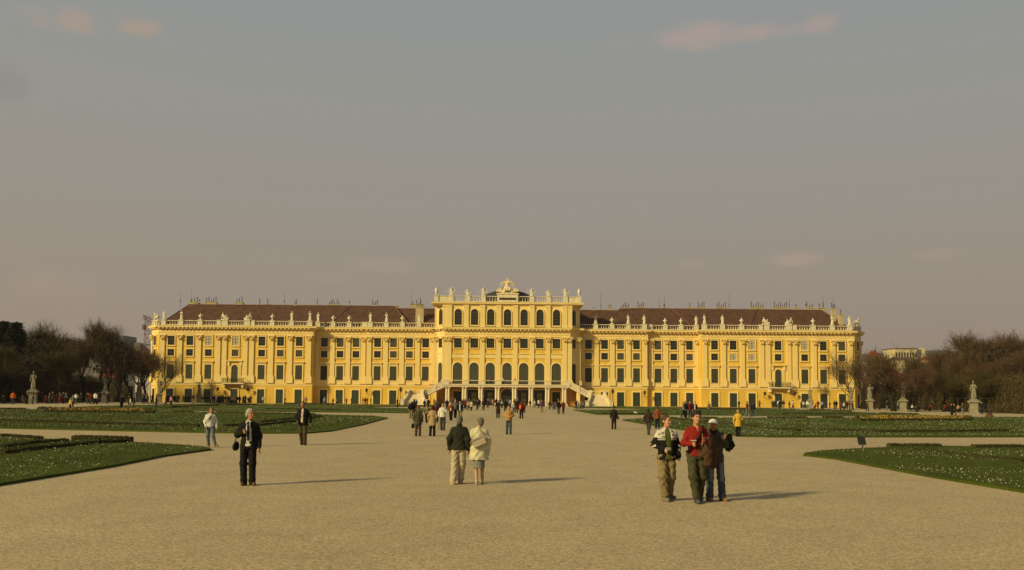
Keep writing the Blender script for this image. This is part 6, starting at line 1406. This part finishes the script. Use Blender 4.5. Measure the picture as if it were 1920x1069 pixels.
for px,py,h,k,c,b in ((1385.6,763,12,'w1','dark','dark'),(1424,764.3,13,'w2','rust','dark'),(1448.5,764.5,13,'st','olive','dark'),(1451.7,764.5,13,'st','navy','dark'),(1459.6,764.6,13,'st','white','grey'),(1462,767.4,16,'w1','black','black'),(1469,766,16,'st','dkbrown','khaki'),(1480,768,15,'w1','dark','khaki'),(1486.7,768,17,'w2','white','black'),(1502,764.8,12,'st','khaki','dkgrey'),(1506.7,765,12,'st','white','grey'),(1514,766.7,16,'st','white','ltjeans'),(1522.5,765.5,16,'st','black','dark'),(1534,766,14,'w1','dkred','dark'),(1541.5,767,14,'st','ltblue','dark'),(1544.5,767,14,'st','dkgrey','grey'),(1556,765,11,'st','dark','rust')): F(px,py,h+1.5,k,c,b,zone=Z4)
Z5='by the right palace corner'
for px,py,h,k,c,b in ((1564.5,767,17,'st','dkbrown','jeans'),(1568.6,767,17,'w1','black','dark'),(1576,769.8,16,'st','dkred','dkred'),(1582.8,769.4,16,'st','white','dark'),(1593.4,769.2,18,'st','red','dark'),(1614,767,15,'st','green','dark'),(1618,767,14,'st','dark','dark'),(1631.8,768,19,'st','dark','dkbrown')): F(px,py,h,k,c,b,zone=Z5)
for px,py,h,c,b in ((1529.3,767.4,9,'red','dark'),(1599.7,766.5,11,'white','grey'),(1620.5,767,11,'pink','dark')): F(px,py,h+4,'si',c,b,zone='sitting '+Z5)
Z6='on the right walk'
for px,py,h,k,c,b in ((1663,769.5,19,'st','navy','ltjeans'),(1671,769.5,19,'st','black','dark'),(1680,770,17,'st','dkgrey','jeans'),(1684,770.7,19,'w1','white','jeans'),(1697.6,770.5,20,'st','dkbrown','grey'),(1784.4,779,22,'w1','black','black'),(1789.5,779,22,'w2','dark','black'),(1804.8,775.5,20,'st','olive','ltjeans'),(1818,775.5,22,'w1','dkbrown','grey'),(1841,775.7,23,'st','navy','navy'),(1911.5,775.8,25,'st','red','dark'),(1779.7,772,18,'st','orange','dark'),(1797,774,15,'st','tan','dark')): F(px,py,h,k,c,b,zone=Z6)
for px,py,h,c,b in ((1710.7,770,13,'white','dark'),(1718.7,769.6,12,'grey','dark'),(1745,771.5,14,'red','dark'),(1771,772.5,14,'dkred','dark'),(1892,775,13,'ltblue','navy')): F(px,py,h+3,'si',c,b,zone='sitting '+Z6)
for px in (1030.6,1035.5,1040.5): F(px,768,17,'si' if px>1032 else 'st',{1030.6:'dkbrown',1035.5:'ltblue',1040.5:'grey'}[px],'jeans',zone='before the last arcade')
F(1093,766,13,'si','grey','dark',zone='by the right garden stairs'); F(1089,767,13,'st','khaki','dark',zone='by the right garden stairs')
for px,c in ((926,'dark'),(937,'olive'),(900,'dkgrey'),(889,'dark'),(1021,'dkgrey'),(866,'navy')): F(px,761.5,12.5,'st',c,'dark',zone='under the arcade',ymax=209.5)
rx_=random.Random(44)
for i in range(26): F(rx_.uniform(305,470),754.2+rx_.uniform(-.3,1),15.5,rx_.choice(['st','w1','w2','fr']),rx_.choice(dk),rx_.choice(dk),rx_.choice(['dark','brown','grey']),zone=Z2)
for i in range(28): F(rx_.uniform(75,300),755.6+rx_.uniform(-1,1.5)-.008*0,20,rx_.choice(['st','w1','w2','fr']),rx_.choice(dk+['grey','red','khaki','white','dkred','ltblue']),rx_.choice(dk),rx_.choice(['dark','brown','grey']),zone=Z1)
for i in range(12): F(rx_.uniform(1560,1900),769.5+rx_.uniform(-1,1)+(0 if i%2 else 1),18,rx_.choice(['st','w1','w2','fr']),rx_.choice(dk+['grey']),rx_.choice(dk),rx_.choice(['dark','brown','grey']),zone=Z6)
for i in range(14): F(rx_.uniform(845,1075),763.5+rx_.uniform(-.5,2),17,rx_.choice(['st','w1','w2','fr']),rx_.choice(dk+['grey','khaki']),rx_.choice(dk),rx_.choice(['dark','brown','grey']),zone='before the arcade')
seen={}; rot={'st':0,'co':0,'fr':0}
rr=random.Random(12); used={}
tot={}
for f in far:
    key=(f[8],f[4],f[5],f[3]=='si'); tot[key]=tot.get(key,0)+1
far.sort(key=lambda f:f[0])
for px,py,hpx,k,top,bot,hair,rz,zone,say,ymax,hmin in far:
    g,H=placed(px,py,hpx,ymax,hmin,1.92)
    if k=='si': H=1.72; 
    if 'poncho' in (say or ''): H=1.8
    if k=='si' and abs(g.x)>65 and rz is None: rz=(math.pi/2*.6 if g.x<0 else -math.pi/2*.6)
    if rz is None: rz=rr.choice([0,pi,.4,-.5,1.3,-1.2,2.7,3.6])
    me=PROT[k]; o=bpy.data.objects.new('person',me); COL.objects.link(o); s=H/1.75; o.location=g; o.rotation_euler=(0,0,rz); o.scale=(s*(1.5 if 'poncho' in (say or '') else 1),s*(1.4 if 'poncho' in (say or '') else 1),s)
    for i,m_ in ((1,C(top)),(2,C(bot)),(3,HAIR[hair])): o.material_slots[i].link='OBJECT'; o.material_slots[i].material=m_
    key=(zone,top,bot,k=='si'); n=used.get(key,0); used[key]=n+1
    lab=say
    if not lab:
        t=NAMES.get(top,top); b=NAMES.get(bot,bot); b=b if 'jeans' in b else b+' trousers'
        lab=f'person in {t} top, {b}, {zone}' if not zone.startswith('sitting') else f'person in {t} top and {b}, {zone}'
        if tot[key]>1: lab+=f', {ordn(n)} such'
    tag(o,lab,'person','distant visitors '+('on the left' if px<951 else 'on the right'))
# three visitors up on the terrace
for px,c in ((921,'dkred'),(943.5,'white'),(966,'tan')):
    x=px2x(px,214); o=bpy.data.objects.new('person',PROT['st']); COL.objects.link(o); o.location=(x,214,4.93); o.rotation_euler=(0,0,.4)
    for i,m_ in ((1,C(c)),(2,C('dark')),(3,HAIR['brown'])): o.material_slots[i].link='OBJECT'; o.material_slots[i].material=m_
    tag(o,f'person in {NAMES.get(c,c)} top standing up on the terrace behind its railing','person','visitors on the terrace')
# people held from the far list keep off-frame kinds unused

# ---------------------------------------------------------------- evening haze
HZ=MB(); HZ.box(-5900,5900,-500,8500,-2.5,260)
hm=bpy.data.materials.new('haze'); hm.use_nodes=True; nt=hm.node_tree
for n in list(nt.nodes): nt.nodes.remove(n)
ho=N(nt,'ShaderNodeOutputMaterial'); pv=N(nt,'ShaderNodeVolumePrincipled'); pv.inputs['Color'].default_value=(.82,.80,.84,1); pv.inputs['Density'].default_value=.00008; pv.inputs['Anisotropy'].default_value=.2
nt.links.new(pv.outputs[0],ho.inputs['Volume'])
tag(HZ.build('haze',hm),kind='stuff')
